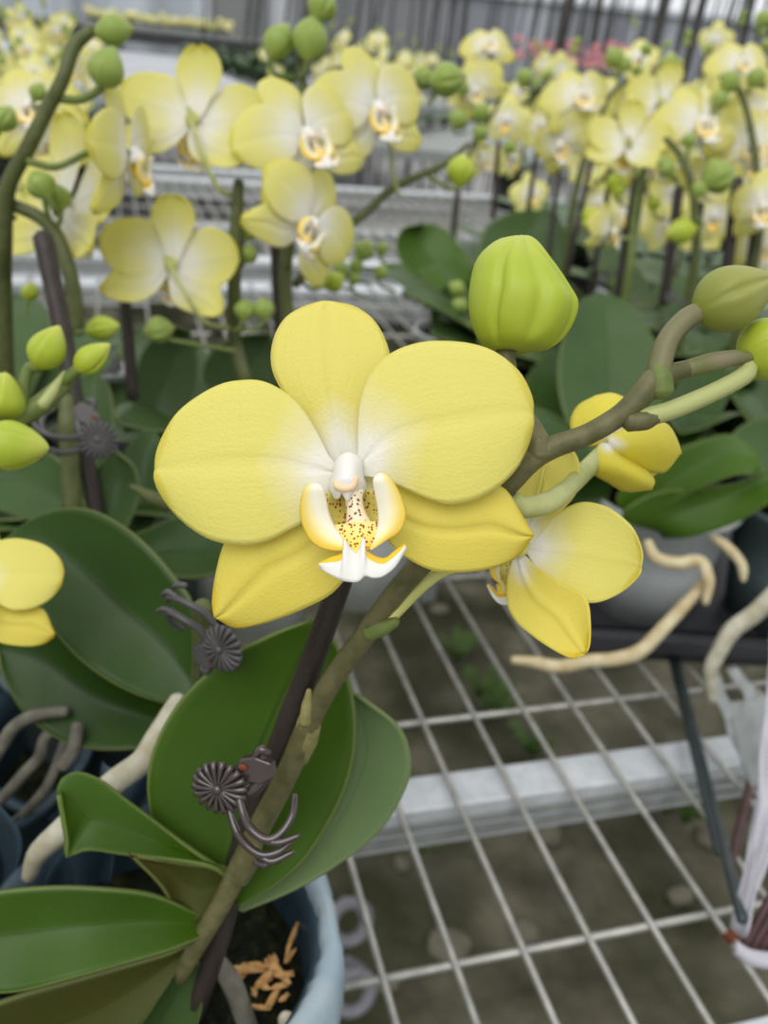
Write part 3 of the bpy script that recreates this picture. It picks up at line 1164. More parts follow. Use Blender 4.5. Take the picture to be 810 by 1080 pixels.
# the second bloom, seen from behind, under the lower right sepal
k2 = .19
f2 = flower(pl, 550, 574, 246, .213, 158, 8, 9, to=(398, 664, .208), ctrl=[(520, 590, .209), (462, 604, .205)], ped=1.5, pm='pedicel_yellow', label='bloom turned away behind the large bloom')
for c_ in f2.children:
    if c_.name.startswith('petal') and sum(v.co.x for v in c_.data.vertices) > 0:
        c_.matrix_basis = Matrix.Rotation(R(-80), 4, 'Y') @ Matrix.Rotation(R(35), 4, 'Z')
    if c_.name.startswith('sepal') and sum(v.co.y for v in c_.data.vertices) < 0 and sum(v.co.x for v in c_.data.vertices) > 0:
        c_.matrix_basis = Matrix.Rotation(R(-78), 4, 'Y')
# half-open bloom on the long pedicel
hb = thing  # (kept short: the half open bloom is modelled below as petals of a bloom part)


def half_bloom():
    root = part('flower', blob(P(655, 470, .226), .004, .004, .004), M['pedicel'], pl, 'half open cup shaped bloom behind the stem')
    d = .226
    ax = -FW

    def pet(L, Rr, dl, mat, bulge):
        a = [P(x, y, z) for (x, y), z in zip(L, lerp_list(dl, len(L)))]
        b = [P(x, y, z) for (x, y), z in zip(Rr, lerp_list(dl, len(Rr)))]
        part('petal', sheet(a, b, 22, 15, lambda u, v: bulge * math.sin(math.pi * v) * math.sin(math.pi * (.1 + .85 * u)), ax), M[mat], root, None, .0005)
    pet([(640, 468), (618, 470), (604, 458), (602, 443), (610, 428), (628, 418)], [(662, 452), (668, 438), (664, 425), (655, 418), (643, 415), (628, 418)], [.226, .232, .238], 'lemon_petal', .004)
    pet([(640, 462), (662, 452), (685, 446), (702, 447), (712, 460), (717, 478)], [(640, 474), (655, 490), (672, 496), (688, 498), (702, 497), (717, 478)], [.222, .22, .226], 'lemon_petal', .006)
    pet([(634, 468), (622, 482), (622, 496), (640, 508), (660, 518), (686, 516)], [(644, 470), (656, 480), (670, 488), (684, 498), (690, 508), (686, 516)], [.222, .218, .222], 'lemon_petal', .006)
    pet([(650, 480), (665, 484), (684, 492), (694, 498)], [(652, 488), (664, 498), (680, 506), (694, 498)], [.228, .228, .23], 'petal', .001)
    part('pedicel', tube([P(640, 476, .224), P(622, 492, .217), P(600, 514, .205), P(578, 530, .198), P(552, 535, .195), P(541, 528, .194)], [.0026, .0024, .0022, .0026, .0026, .0022], 10, 30), M['pedicel'], root)


half_bloom()
# buds of the front plant


def big_bud():
    # blunt bud: three sepals meet at the top, the pedicel hides behind the bloom
    L_ = [(522, 369), (508, 362), (497, 340), (494, 312), (499, 284), (512, 262), (530, 252), (546, 250)]
    o = bpy.data.objects.new('bud', None)
    d = .2
    prof_l = [(518, 370), (505, 358), (496, 335), (495, 305), (502, 275), (519, 257), (534, 252), (545, 250)]
    prof_r = [(562, 371), (583, 366), (600, 346), (607, 324), (600, 308), (585, 282), (566, 255), (551, 249)]
    a = catmull([P(x, y, d) for x, y in prof_l], 30)
    b = catmull([P(x, y, d) for x, y in prof_r], 30)
    V, Fc, U = [], [], []
    seg = 132
    for i in range(30):
        c = (a[i] + b[i]) / 2
        hx = (b[i] - a[i]) / 2
        t = i / 29
        for k in range(seg):
            th = 2 * math.pi * k / seg
            g = 0
            for s_, wd in ((.32 + 1.2 * t ** 2.2, .07), (2.25 - .55 * t ** 2, .10), (1.35, .16), (4.3, .15)):
                dd = (th - s_ + math.pi) % (2 * math.pi) - math.pi
                g += math.exp(-(dd / wd) ** 2) - .45 * math.exp(-((dd + wd * 2.2) / (wd * 1.6)) ** 2)
            ww = 1 - .10 * g * min(1, 5 * t) * (1 if t < .97 else .3)
            V.append(c + hx * (math.cos(th) * ww) - FW * (math.sin(th) * hx.length * .95 * ww))
            U.append((t, k / seg))
    for i in range(29):
        for k in range(seg):
            k2 = (k + 1) % seg
            Fc.append((i * seg + k, i * seg + k2, (i + 1) * seg + k2, (i + 1) * seg + k))
    Fc.append(tuple(range(seg - 1, -1, -1)))
    Fc.append(tuple(29 * seg + k for k in range(seg)))
    bd = part('bud', (V, Fc, U), M['bud'], pl, 'large blunt lime bud above the bloom')
    part('pedicel', tube([P(536, 362, .2), P(533, 378, .2), P(540, 420, .198), P(556, 450, .1915), P(568, 470, .191)], [.0026, .0024, .0024, .0030, .0030], 10, 24), M['stem'], bd)


big_bud()
bud(pl, 776, 312, .193, 96, 74, 24, to=(694, 394, .1915), ctrl=[(722, 338, .1925), (704, 360, .192)], kind='egg', mat='bud_olive', spin=205, ped=2.0, pm='tip', label='olive green bud on a curved reddish pedicel')
bud(pl, 815, 366, .197, 76, 72, 20, to=(668, 444, .191), ctrl=[(785, 396, .194), (720, 428, .192)], kind='egg', mat='bud', spin=190, ped=1.75, pm='pedicel', label='lime bud cut by the picture edge on a pale pedicel')

# leaves of the front plant
leaf(pl, [(232, 940), (200, 925), (166, 880), (155, 830), (165, 782), (195, 733), (240, 694), (290, 668), (335, 652)],
     [(250, 955), (275, 944), (314, 914), (343, 875), (365, 831), (375, 785), (372, 735), (356, 682), (335, 652)], [.268, .262, .255], [.268, .262, .252], 'leaf', .007)
leaf(pl, [(240, 958), (270, 925), (310, 870), (335, 800), (350, 745), (375, 732)], [(255, 962), (312, 938), (362, 908), (402, 874), (428, 830), (433, 800), (420, 766), (375, 732)], [.275, .272, .274], [.275, .268, .27], 'leaf_pale', .004, label='broad greyish green leaf behind the bright green one')
leaf(pl, [(245, 925), (220, 908), (195, 890), (164, 866), (133, 843), (107, 823), (82, 814), (64, 822), (62, 838)], [(246, 932), (225, 915), (178, 907), (133, 902), (92, 897), (70, 905), (70, 890), (66, 862), (62, 838)], [.262, .256, .25], [.262, .25, .246], 'leaf', .003)
leaf(pl, [(240, 914), (205, 911), (170, 906), (150, 903), (138, 902)], [(232, 950), (206, 972), (186, 962), (170, 935), (138, 902)], [.264, .256, .252], [.268, .266, .252], 'leaf_under', .003, label='folded brownish underside of the small leaf')
leaf(pl, [(226, 968), (205, 962), (185, 952), (155, 942), (111, 937), (60, 935), (0, 940), (-50, 952), (-80, 985)], [(222, 985), (205, 992), (178, 1003), (133, 1016), (76, 1032), (20, 1046), (-20, 1046), (-55, 1030), (-80, 985)], [.27, .255, .25], [.268, .248, .246], 'leaf', .006)
leaf(pl, [(210, 988), (180, 1004), (133, 1018), (76, 1034), (20, 1050), (-30, 1070), (-60, 1100)], [(205, 1000), (190, 1020), (170, 1050), (140, 1090), (80, 1130), (10, 1140), (-60, 1100)], [.272, .262, .258], [.275, .27, .268], 'leaf_under', .004)
leaf(pl, [(205, 1010), (170, 1030), (140, 1060), (120, 1100), (130, 1150)], [(212, 1016), (215, 1050), (205, 1090), (180, 1130), (130, 1150)], [.280, .278, .28], [.282, .284, .284], 'leaf_soft', .004)
leaf(pl, [(250, 962), (232, 985), (215, 1000)], [(345, 920), (300, 985), (215, 1000)], [.285, .285, .28], [.285, .285, .28], 'leaf_pale', .003) if False else None
# roots of the front plant
part('aerial_root', tube([P(190, 738, .302), P(181, 752, .30), P(163, 782, .297), P(150, 803, .296), P(122, 824, .297), P(95, 848, .298), P(70, 873, .297), P(40, 900, .298), P(30, 925, .302)], [.0034, .0036, .004, .0042, .0044, .0044, .0046, .0036, .0024], 10, 30), M['root'], pl)
part('aerial_root', tube([P(225, 1010, .285), P(246, 1040, .29), P(262, 1085, .297)], [.003, .0035, .0035], 10, 16), M['root_dark'], pl)

# its stake and its clip
stake('dark wooden stake tied to the front stem by the shiny clip', [(380, 560, .2045), (362, 606, .2095), (332, 690, .223), (302, 770, .236), (272, 846, .251), (250, 912, .268), (232, 985, .279), (204, 1072, .288)], [11 * .2045 / F, 12 * .224 / F, 13.5 * .238 / F, 13.5 * .252 / F, 12.5 * .275 / F, 11 * .288 / F])
clip('shiny dark brown flower clip on the front stem, in front of the bright leaf', 231, 831, .222, 1.0, 0, -14, 8)

# ================================================================== left neighbour
lpc = Vector((-.195, .30, BZ + .002))
pot('plant_pot', 'shaded blue film pot with grey roots, below the two large dark leaves', lpc, .05, .066, .118, M['film_shaded'], drop=.05, soilmat='moss')
ln = thing('orchid_plant', 'orchid with two large dark leaves and lime buds beside the large bloom', 'orchid', (lpc.x, lpc.y, BZ + .1))
leaf(ln, [(210, 712), (207, 655), (200, 630), (183, 607), (160, 580), (133, 557), (100, 539), (67, 536), (33, 548), (7, 568)],
     [(208, 738), (190, 744), (170, 741), (140, 731), (108, 714), (76, 688), (46, 650), (22, 604), (12, 585), (7, 568)], [.33, .335, .35], [.33, .325, .345], 'leaf_dark', .008)
leaf(ln, [(205, 742), (180, 738), (140, 722), (100, 695), (60, 655), (25, 640), (5, 655), (-2, 690)], [(206, 756), (190, 778), (165, 788), (130, 791), (95, 790), (60, 779), (25, 752), (5, 718), (-2, 690)], [.34, .36, .37], [.345, .35, .365], 'leaf_dark', .008)
LS = [(212, 760, .335), (214, 716, .302), (216, 690, .278), (214, 640, .266), (190, 560, .32)]
stem(ln, LS[:4], [.0045, .0042, .004, .0036], 'stem_dark')
stem(ln, [(-30, 470, .285), (0, 446, .287), (20, 440, .29), (45, 425, .293), (72, 400, .297)], [.0042, .0040, .0036, .0034, .0028], 'stem_green')
part('bract', tube([P(44, 428, .291), P(56, 412, .292), (P(68, 392, .293))], [.0022, .002, .0006], 8, 12), M['pedicel'], ln)
bud(ln, 51, 366, .29, 52, 42, 62, to=(25, 438, .29), ctrl=[(30, 390, .291), (24, 412, .291)], kind='egg', spin=200, ped=1.7, label='lime bud with a pointed tip')
bud(ln, 98, 377, .293, 47, 32, 38, to=(70, 402, .297), kind='egg', spin=30, ped=1.7)
bud(ln, 20, 470, .27, 64, 54, -5, to=(-30, 468, .285), kind='blunt', spin=170, ped=1.8, label='largest lime bud of the cluster')
bud(ln, 2, 417, .285, 50, 52, 80, to=(-10, 455, .286), kind='blunt', spin=100, ped=1.6)
flower(ln, -35, 622, 190, .275, 20, -20, -10, to=(-80, 560, .29), label='bloom cut by the picture edge')
# roots over the left pot
for i, (pts, r) in enumerate((([(-20, 822, .36), (0, 789, .357), (16, 766, .355), (39, 754, .354), (70, 750, .356)], .0027), ([(-18, 856, .372), (3, 841, .37), (26, 815, .365), (41, 799, .362), (47, 779, .36), (60, 769, .36), (80, 760, .36)], .0024),
                              ([(-4, 880, .385), (16, 867, .38), (41, 841, .373), (54, 820, .37), (65, 791, .368), (74, 765, .36)], .0021), ([(66, 808, .352), (78, 789, .35), (82, 765, .35)], .0028))):
    part('aerial_root', tube([P(*p) for p in pts], [r, r * 1.05, r, r * .9], 10, 24), M['root_dark'], ln)
stake('dark stake standing behind the large bloom, under the dusty grey clip', [(218, 770, .345), (224, 700, .290), (232, 640, .272), (245, 590, .266)], [.0030, .0028])
clip('dusty dark grey flower clip just below the lower petal of the large bloom', 234, 684, .248, 1.0, 176, 34, -14, 'clip_grey')
# film edge of the left pot, close to the lens edge of the frame
ed = [(-8, 838, .335), (10, 858, .33), (20, 882, .328), (18, 912, .33), (6, 940, .335)]
tcol = part('film_collar', sheet([P(*p) for p in ed], [P(p[0] + (-26 if i < 3 else -16), p[1] + 16, p[2] + .03) for i, p in enumerate(ed)], 18, 6, lambda u, v: .002 * math.sin(9 * u), -FW), M['film_shaded'], bpy.data.objects['plant_pot.001'], 'shaded blue film folded outwards', .0004)
pot('plant_pot', 'blue film pot squeezed between the two nearest pots', (-.135, .335, BZ + .002), .045, .056, .105, M['film_shaded'], drop=.05)
single('film_scrap', sheet([P(108, 802, .33), P(130, 812, .325), P(155, 812, .322), P(180, 800, .322)], [P(100, 900, .345), P(122, 880, .335), P(150, 850, .33), P(176, 840, .33)], 16, 8, lambda u, v: .003 * math.sin(11 * u + 4 * v), -FW), M['film_shaded'],
       'crumpled shaded blue film behind the small folded leaf', 'film', thick=.0004)
single('film_scrap', sheet([P(40, 945, .335), P(60, 905, .328), P(85, 885, .322), P(118, 868, .318)], [P(70, 950, .34), P(90, 945, .335), P(110, 935, .33), P(120, 925, .328)], 16, 8, lambda u, v: .003 * math.sin(9 * u + 5 * v), -FW), M['film_shaded'],
       'shaded blue film fold above the lowest long leaf', 'film', thick=.0004)

# plant with the third clip (left, behind the dark leaf)
l3 = thing('orchid_plant', 'orchid behind the large dark leaf, with broad mid green leaves and a tied stem', 'orchid', P(100, 590, .47).xy.to_3d() + Vector((0, 0, .86)))
leaf(l3, [(96, 570), (92, 540), (97, 505), (112, 482), (122, 475)], [(112, 585), (132, 560), (146, 525), (143, 495), (122, 475)], [.44, .44, .44], [.44, .44, .44], 'leaf_soft', .004)
leaf(l3, [(90, 590), (60, 560), (20, 545), (-20, 530), (-40, 510)], [(100, 560), (75, 500), (40, 470), (0, 470), (-40, 510)], [.45, .46, .47], [.45, .47, .48], 'leaf_soft', .006)
leaf(l3, [(96, 570), (78, 500), (74, 440), (84, 400), (98, 395)], [(106, 570), (118, 500), (120, 440), (114, 405), (98, 395)], [.47, .48, .49], [.47, .48, .49], 'leaf_soft', .005)
leaf(l3, [(120, 580), (125, 520), (130, 480), (150, 455), (165, 455)], [(140, 585), (165, 550), (175, 500), (172, 470), (165, 455)], [.49, .5, .51], [.49, .5, .51], 'leaf_soft', .005)
leaf(l3, [(110, 590), (150, 600), (200, 610), (240, 600), (250, 580)], [(110, 570), (150, 560), (190, 545), (230, 555), (250, 580)], [.42, .42, .42], [.42, .44, .45], 'leaf_dark', .005)
stem(l3, [(76, 535, .432), (75, 500, .43), (72, 450, .425), (70, 420, .425)], [.0048, .0048, .0045, .0036], 'stem_dark')
stem(l3, [(178, 532, .42), (160, 525, .415), (138, 513, .41)], [.004, .0036, .0012], 'stem_dark')
stake('dark stake leaning behind the lime buds, held by the third clip', [(104, 560, .44), (98, 520, .437), (86, 460, .432), (77, 410, .43), (62, 330, .43), (45, 250, .43)], [.0042, .004, .0042, .0046, .005])
clip('dark clip with a round ribbed disc on the leaning stake beside the lime buds', 103, 464, .40, 1.25, -42, 10, -10, 'clip_grey', flip=True)
# ================================================================== plants behind on the left
def root_at(px, py, d, z=.86):
    p = P(px, py, d)
    return Vector((p.x, p.y, z))


BASES = []


def leaves_round(plant, base, az0, n=5, k=1.0, seed=1):
    rg = random.Random(seed)
    for i in range(n):
        add_leaf(plant, base + Vector((0, 0, .004 * i)), az0 + i * math.pi * (1 + .12) + rg.uniform(-.25, .25), k * rg.uniform(.85, 1.1), rg.randrange(3), rg.uniform(-.1, .2))


def base_pot(label, base, mat='pot_clear', r=.055, h=.105):
    pot('plant_pot', label, (base.x, base.y, BZ + .002), r * .8, r, base.z - BZ - .002 + .005, M[mat], drop=.006)


# far left stem with two plump buds at its top
b = Vector((-.235, .47, .865))
p2 = thing('orchid_plant', 'orchid with a thick arching stem and two plump buds at its top', 'orchid', b)
leaves_round(p2, b, .4, 5, .9, 2)
base_pot('clear pot under the orchid with the thick arching stem', b)
pm = b + Vector((0, 0, 0))
w = [b, P(4, 330, .49), P(4, 260, .465), P(8, 200, .45), P(30, 155, .44), P(50, 115, .435), P(66, 84, .43), P(78, 50, .43), P(97, 31, .43)]
part('flower_stem', tube(w, [.0050, .0048, .0045, .0042, .0040, .0038, .0035, .0036, .003], 12, 50), M['stem_dark'], p2)
bud(p2, 120, 32, .43, 44, 30, 8, to=(97, 31, .43), kind='round', mat='bud_green', spin=180, ped=1.4)
bud(p2, 113, 70, .425, 46, 41, 70, to=(62, 104, .435), ctrl=[(104, 95, .427), (85, 105, .43)], kind='egg', mat='bud_green', spin=200, ped=1.7, label='plump round green bud')
bud(p2, 43, 195, .44, 34, 30, 120, to=(60, 225, .45), kind='round', mat='bud_green', spin=60, ped=1.4)
bud(p2, 5, 125, .43, 30, 26, 60, to=(-8, 160, .44), kind='round', mat='bud_green', ped=1.3)
bud(p2, 40, 97, .47, 22, 18, 60, to=(44, 112, .44), kind='round', mat='bud_green', ped=1.0)
flower(p2, 134, 160, 158, .452, 84, 4, 16, to=(30, 170, .44), ctrl=[(95, 160, .45), (60, 176, .443)], ped=1.6, pm='stem_green', fold=4, label='bloom seen from the side, lip to the right')
flower(p2, 72, 212, 190, .485, 146, 4, -2, to=(60, 262, .475), ped=1.4, pm='stem_green', fold=6, label='bloom turned away, long upper sepal')
w = [(-6, 200, .46), (12, 215, .458), (40, 228, .458), (58, 246, .46), (70, 275, .462), (78, 310, .465), (82, 350, .47)]
part('flower_stem', tube([P(*x) for x in w], [.003, .0034, .0036, .0040, .0042, .0042], 12, 40), M['stem_dark'], p2)
bud(p2, 62, 208, .458, 30, 26, 100, to=(57, 240, .46), kind='round', mat='bud_green', ped=1.2)
flower(p2, 30, 112, 110, .56, 12, 0, 10, to=(20, 200, .5), fold=16, label='small bloom behind the arching stem')
flower(p2, 55, 150, 100, .60, -20, 10, 0, to=(50, 230, .5))
bud(p2, 108, 346, .46, 38, 26, 10, to=(85, 352, .47), kind='round', mat='bud', spin=90, ped=1.1)
bud(p2, 32, 308, .52, 22, 18, 70, to=(30, 330, .52), kind='round', mat='bud', ped=.9)
stake('dark stake behind the plump lime bud cluster', [(140, 420, .56), (134, 340, .55), (128, 280, .545)], [.004, .0035])
clip('dark clip half hidden behind the twin lime buds', 122, 388, .52, .62, 150, 30, 0, 'clip_grey')

# plant with the two blooms seen from behind
b = Vector((-.10, .60, .875))
p3 = thing('orchid_plant', 'orchid whose two blooms show their backs and long pale pedicels', 'orchid', b)
leaves_round(p3, b, 1.2, 5, 1.0, 5)
base_pot('clear pot under the orchid that turns its blooms away', b)
part('flower_stem', tube([b, P(262, 420, .545), P(248, 360, .53), P(247, 300, .51), P(249, 240, .50), P(252, 192, .495)], [.0046, .0044, .0042, .0040, .0038, .003], 12, 40), M['stem_dark'], p3)
flower(p3, 205, 128, 158, .49, 176, 4, 0, to=(246, 206, .497), ctrl=[(214, 165, .475), (232, 200, .482)], ped=1.25, pm='pedicel', fold=14, label='upper bloom seen from behind')
flower(p3, 182, 278, 150, .50, 178, -6, -3, to=(244, 346, .525), ctrl=[(196, 310, .482), (216, 340, .495)], ped=1.35, pm='pedicel', fold=12, label='lower bloom seen from behind')
for x, y, L_, W_, a_ in ((263, 240, 30, 26, 70), (278, 326, 26, 24, 100), (258, 327, 26, 22, 80), (168, 348, 34, 28, 8), (262, 268, 22, 20, 60)):
    bud(p3, x, y, .51, L_, W_, a_, to=(247, y + 22, .515), kind='round', mat='bud_green', ped=1.1)
stake('dark stake directly behind the bloom that faces away', [(300, 420, .56), (296, 330, .555), (292, 250, .55)], [.0052, .0046])
clip('dark clip low on the stem behind the upper petal of the large bloom', 230, 352, .53, .4, 170, 0, 0, 'clip_grey')

# plant with the blooms turned to the right
b = Vector((-.02, .66, .875))
p4 = thing('orchid_plant', 'orchid with three pale blooms in side view, orange throats showing', 'orchid', b)
leaves_round(p4, b, .1, 5, 1.0, 8)
base_pot('clear pot under the orchid with three side-turned blooms', b)
part('flower_stem', tube([b, P(318, 420, .56), P(303, 330, .54), P(302, 270, .53), P(312, 200, .525), P(322, 130, .52), P(318, 80, .52), P(318, 45, .52), P(332, 8, .52)], [.0048, .0045, .0042, .004, .0036, .0034, .003, .0026, .002], 12, 50), M['stem_dark'], p4)
flower(p4, 320, 143, 158, .485, 30, -2, 17, to=(314, 190, .525), ped=1.2, fold=10, label='bloom facing to the side, broad rounded petals')
flower(p4, 326, 234, 142, .49, 46, 14, -36, to=(302, 285, .53), ped=1.3, pm='stem_green', fold=6, label='lowest of the three, tilted downwards')
flower(p4, 394, 114, 146, .515, 34, 4, 8, to=(420, 205, .56), ctrl=[(410, 150, .54), (414, 180, .55)], ped=1.1, fold=8, label='bloom with a tall upper sepal')
bud(p4, 327, 41, .505, 50, 38, 82, to=(318, 78, .52), kind='round', mat='bud_green', spin=200, ped=1.2)
bud(p4, 294, 44, .51, 44, 32, 62, to=(312, 82, .52), kind='round', mat='bud_green', spin=40, ped=1.1)
bud(p4, 340, 6, .505, 36, 32, 65, to=(332, 14, .52), kind='round', mat='bud_green', ped=1.0)
part('flower_stem', tube([P(312, 300, .545), P(350, 255, .55), P(388, 222, .56), P(412, 200, .565), P(440, 186, .57), P(470, 172, .575), P(494, 152, .58)], [.0030, .003, .003, .0028, .0026, .0022, .0016], 10, 40), M['stem_dark'], p4)
bud(p4, 472, 84, .575, 42, 34, 10, to=(440, 84, .57), kind='round', mat='bud_green', ped=1.1)
bud(p4, 447, 82, .585, 28, 22, 170, to=(452, 110, .58), kind='round', mat='bud_green', ped=.9)
bud(p4, 486, 180, .57, 36, 30, 85, to=(452, 186, .572), ctrl=[(478, 200, .57)], kind='round', mat='bud', ped=1.1)
for x, y, s_ in ((384, 264, 26), (403, 262, 16), (376, 280, 18), (360, 286, 22), (402, 287, 18), (374, 294, 16)):
    bud(p4, x, y, .62, s_, s_ * .85, 60, to=(x + 14, y + 20, .63), kind='round', mat='bud_green', ped=.8)
bud(p4, 352, 297, .6, 26, 22, 30, to=(320, 300, .55), kind='round', mat='bud', ped=.9)

# soft leaves and a pot behind the large bloom (seen between the blooms)
b = Vector((-.17, .62, .875))
p5 = thing('orchid_plant', 'leafy orchid without blooms in a white film pot, behind the large bloom', 'orchid', b)
for L_, R_, d in (([(150, 470), (140, 420), (150, 370), (180, 345), (200, 350)], [(160, 480), (185, 450), (205, 410), (208, 370), (200, 350)], .6), ([(235, 420), (215, 400), (222, 372), (250, 355), (285, 352)], [(262, 440), (290, 420), (300, 395), (297, 368), (285, 352)], .62),
                  ([(160, 480), (185, 460), (215, 440), (240, 425), (250, 430)], [(165, 492), (190, 492), (220, 480), (242, 455), (250, 430)], .6)):
    leaf(p5, L_, R_, [d, d], [d, d + .02], 'leaf_soft', .006)
pot('plant_pot', 'whitish film pot showing between leaves behind the large bloom', P(190, 420, .70).xy.to_3d() + Vector((0, 0, BZ + .002)), .045, .058, .15, M['film_blue'], drop=.02)
pot('plant_pot', 'white film pot standing farther back behind the leafy orchid', P(150, 400, .8).xy.to_3d() + Vector((0, 0, BZ + .002)), .045, .058, .13, M['film_clear'], drop=.02)

# ================================================================== right neighbour in the black tray
q0, q1 = Zp(607, 690, BZ + .004), Zp(815, 702, BZ + .004)
ex = (q1 - q0).normalized()
ey = Vector((-ex.y, ex.x, 0))
tl, tw, th_ = .56, .34, .028
tr = thing('nursery_tray', 'black plastic carrying tray on the wire bench under the smoky pots', 'tray', q0 + ex * tl / 2 + ey * tw / 2)
o0 = q0 + Vector((0, 0, 0))


def fb_(a, b, w, h, c0, c1, z0=0.0):
    pass


def tb(x0, x1, y0, y1, z0, z1):
    V = [o0 + ex * x + ey * y + Vector((0, 0, z)) for x in (x0, x1) for y in (y0, y1) for z in (z0, z1)]
    return V, [(0, 1, 3, 2), (4, 6, 7, 5), (0, 4, 5, 1), (2, 3, 7, 6), (0, 2, 6, 4), (1, 5, 7, 3)]


part('tray_floor', tb(0, tl, 0, tw, .0, .003), M['tray'], tr, smooth=False)
part('tray_wall', tb(0, tl, -.002, .002, .0, th_), M['tray'], tr, smooth=False)
part('tray_wall', tb(0, tl, tw - .002, tw + .002, .0, th_), M['tray'], tr, smooth=False)
part('tray_wall', tb(-.002, .002, 0, tw, .0, th_), M['tray'], tr, smooth=False)
part('tray_wall', tb(tl - .002, tl + .002, 0, tw, .0, th_), M['tray'], tr, smooth=False)
part('rim_flange', join(tb(-.008, tl + .008, -.012, .003, th_ - .004, th_), tb(-.008, tl + .008, -.013, -.010, th_ - .014, th_), tb(-.012, .003, -.008, tw + .008, th_ - .004, th_)), M['tray'], tr, smooth=False, bevel=.001)

pr = o0 + ex * .075 + ey * .085 + Vector((0, 0, .0035))
pot('plant_pot', 'smoky clear pot in the black tray beside the large bloom, roots over its rim', pr, .046, .062, .105, M['pot_clear'], drop=.008)
pr2 = o0 + ex * .205 + ey * .075 + Vector((0, 0, .0035))
pot('plant_pot', 'teal grey pot in the black tray, second one along', pr2, .048, .066, .11, M['pot_teal'], drop=.01)
b = pr + Vector((0, 0, .10))
p6 = thing('orchid_plant', 'orchid with broad leaves and dangling roots in the smoky pot', 'orchid', b)
leaf(p6, [(700, 560), (670, 540), (655, 525), (690, 505), (740, 490), (780, 480), (802, 492)], [(700, 570), (730, 567), (770, 550), (800, 530), (806, 515), (808, 500), (802, 492)], [.63, .62, .62], [.63, .58, .56], 'leaf', .008) if False else None
leaf(p6, [(690, 558), (664, 552), (656, 540), (690, 520), (740, 515), (790, 505), (850, 470), (900, 450)], [(700, 568), (730, 566), (775, 552), (815, 528), (850, 505), (875, 480), (890, 465), (900, 450)], [.62, .60, .58], [.62, .57, .56], 'leaf', .008)
leaf(p6, [(670, 550), (650, 530), (660, 510), (690, 485), (730, 468), (770, 458), (797, 478), (803, 492)], [(690, 550), (700, 540), (725, 522), (755, 508), (780, 500), (795, 500), (800, 498), (803, 492)], [.62, .60, .58], [.62, .58, .57], 'leaf', .006)
leaf(p6, [(770, 500), (765, 480), (775, 455), (800, 442), (840, 440)], [(800, 500), (830, 500), (850, 480), (855, 455), (840, 440)], [.63, .65, .66], [.62, .64, .66], 'leaf_soft', .006)
leaf(p6, [(625, 480), (600, 450), (588, 400), (595, 350), (612, 318), (632, 308)], [(665, 480), (690, 450), (698, 405), (690, 360), (665, 322), (632, 308)], [.68, .72, .76], [.68, .72, .76], 'leaf_soft', .010)
leaf(p6, [(650, 500), (680, 470), (700, 430), (720, 400), (760, 370)], [(670, 520), (720, 480), (750, 450), (770, 410), (760, 370)], [.70, .74, .8], [.70, .74, .8], 'leaf_dark', .006)
leaf(p6, [(600, 530), (560, 500), (548, 450), (555, 400), (580, 370)], [(640, 530), (650, 490), (645, 440), (620, 395), (580, 370)], [.72, .76, .8], [.72, .76, .8], 'leaf_dark', .006)
for pts, r, m_ in (([(683, 572, .60), (692, 588, .595), (715, 594, .592), (738, 592, .59), (747, 612, .588), (744, 636, .59)], .0042, 'root_tan'),
                   ([(743, 615, .60), (725, 635, .597), (700, 662, .595), (676, 686, .595), (650, 695, .597), (620, 697, .60), (590, 703, .603), (562, 698, .605), (541, 696, .607)], .0046, 'root_tan'),
                   ([(752, 566, .61), (768, 578, .605), (782, 595, .603), (784, 612, .604)], .0034, 'root_tan')):
    part('aerial_root', tube([P(*p) for p in pts], [r * .8, r, r * 1.1, r, r, r * .6], 10, 36), M[m_], p6)
b = pr2 + Vector((0, 0, .105))
p7 = thing('orchid_plant', 'orchid in the teal pot with a thick silvery root hanging over the tray', 'orchid', b)
leaves_round(p7, b, .5, 4, 1.0, 3)
part('aerial_root', tube([P(840, 600, .58), P(815, 628, .578), P(795, 648, .577), P(772, 665, .577), P(757, 690, .578), P(750, 708, .58), P(752, 738, .583)], [.005, .0058, .006, .006, .0052, .005, .0036], 10, 40), M['root'], p7)

# dark green rods lying across the mesh, brown sticks in white film, loose film
for a_, b_, lab in (((708, 694), (758, 900), 'shorter dark green plastic rod lying across the wire mesh'), ((713, 694), (783, 970), 'longer dark green plastic rod beside the white film')):
    wa, wb = Zp(*a_, BZ + .0065), (Zp(*b_, BZ + .0065) if b_[0] < 770 else P(*b_, .420))
    single('plastic_rod', tube([wa, wb], .0028, 10, 6), M['rod'], lab, 'rod')
fs = thing('film_sleeve', 'white plastic film sleeve round a bundle of brown sticks at the bench edge', 'film sleeve', Zp(800, 880, BZ + .01))
E_ = [(812, 640, .55), (812, 700, .50), (804, 760, .47), (800, 830, .45), (790, 880, .44), (780, 930, .435), (772, 980, .43)]
E2 = [(860, 640, .56), (856, 700, .51), (850, 760, .47), (840, 830, .45), (822, 880, .43), (800, 930, .425), (786, 985, .42)]


def crumple(u, v):
    return .0016 * math.sin(17 * u + 19 * v) + .0012 * math.sin(31 * u - 27 * v) + .006 * math.sin(math.pi * v)


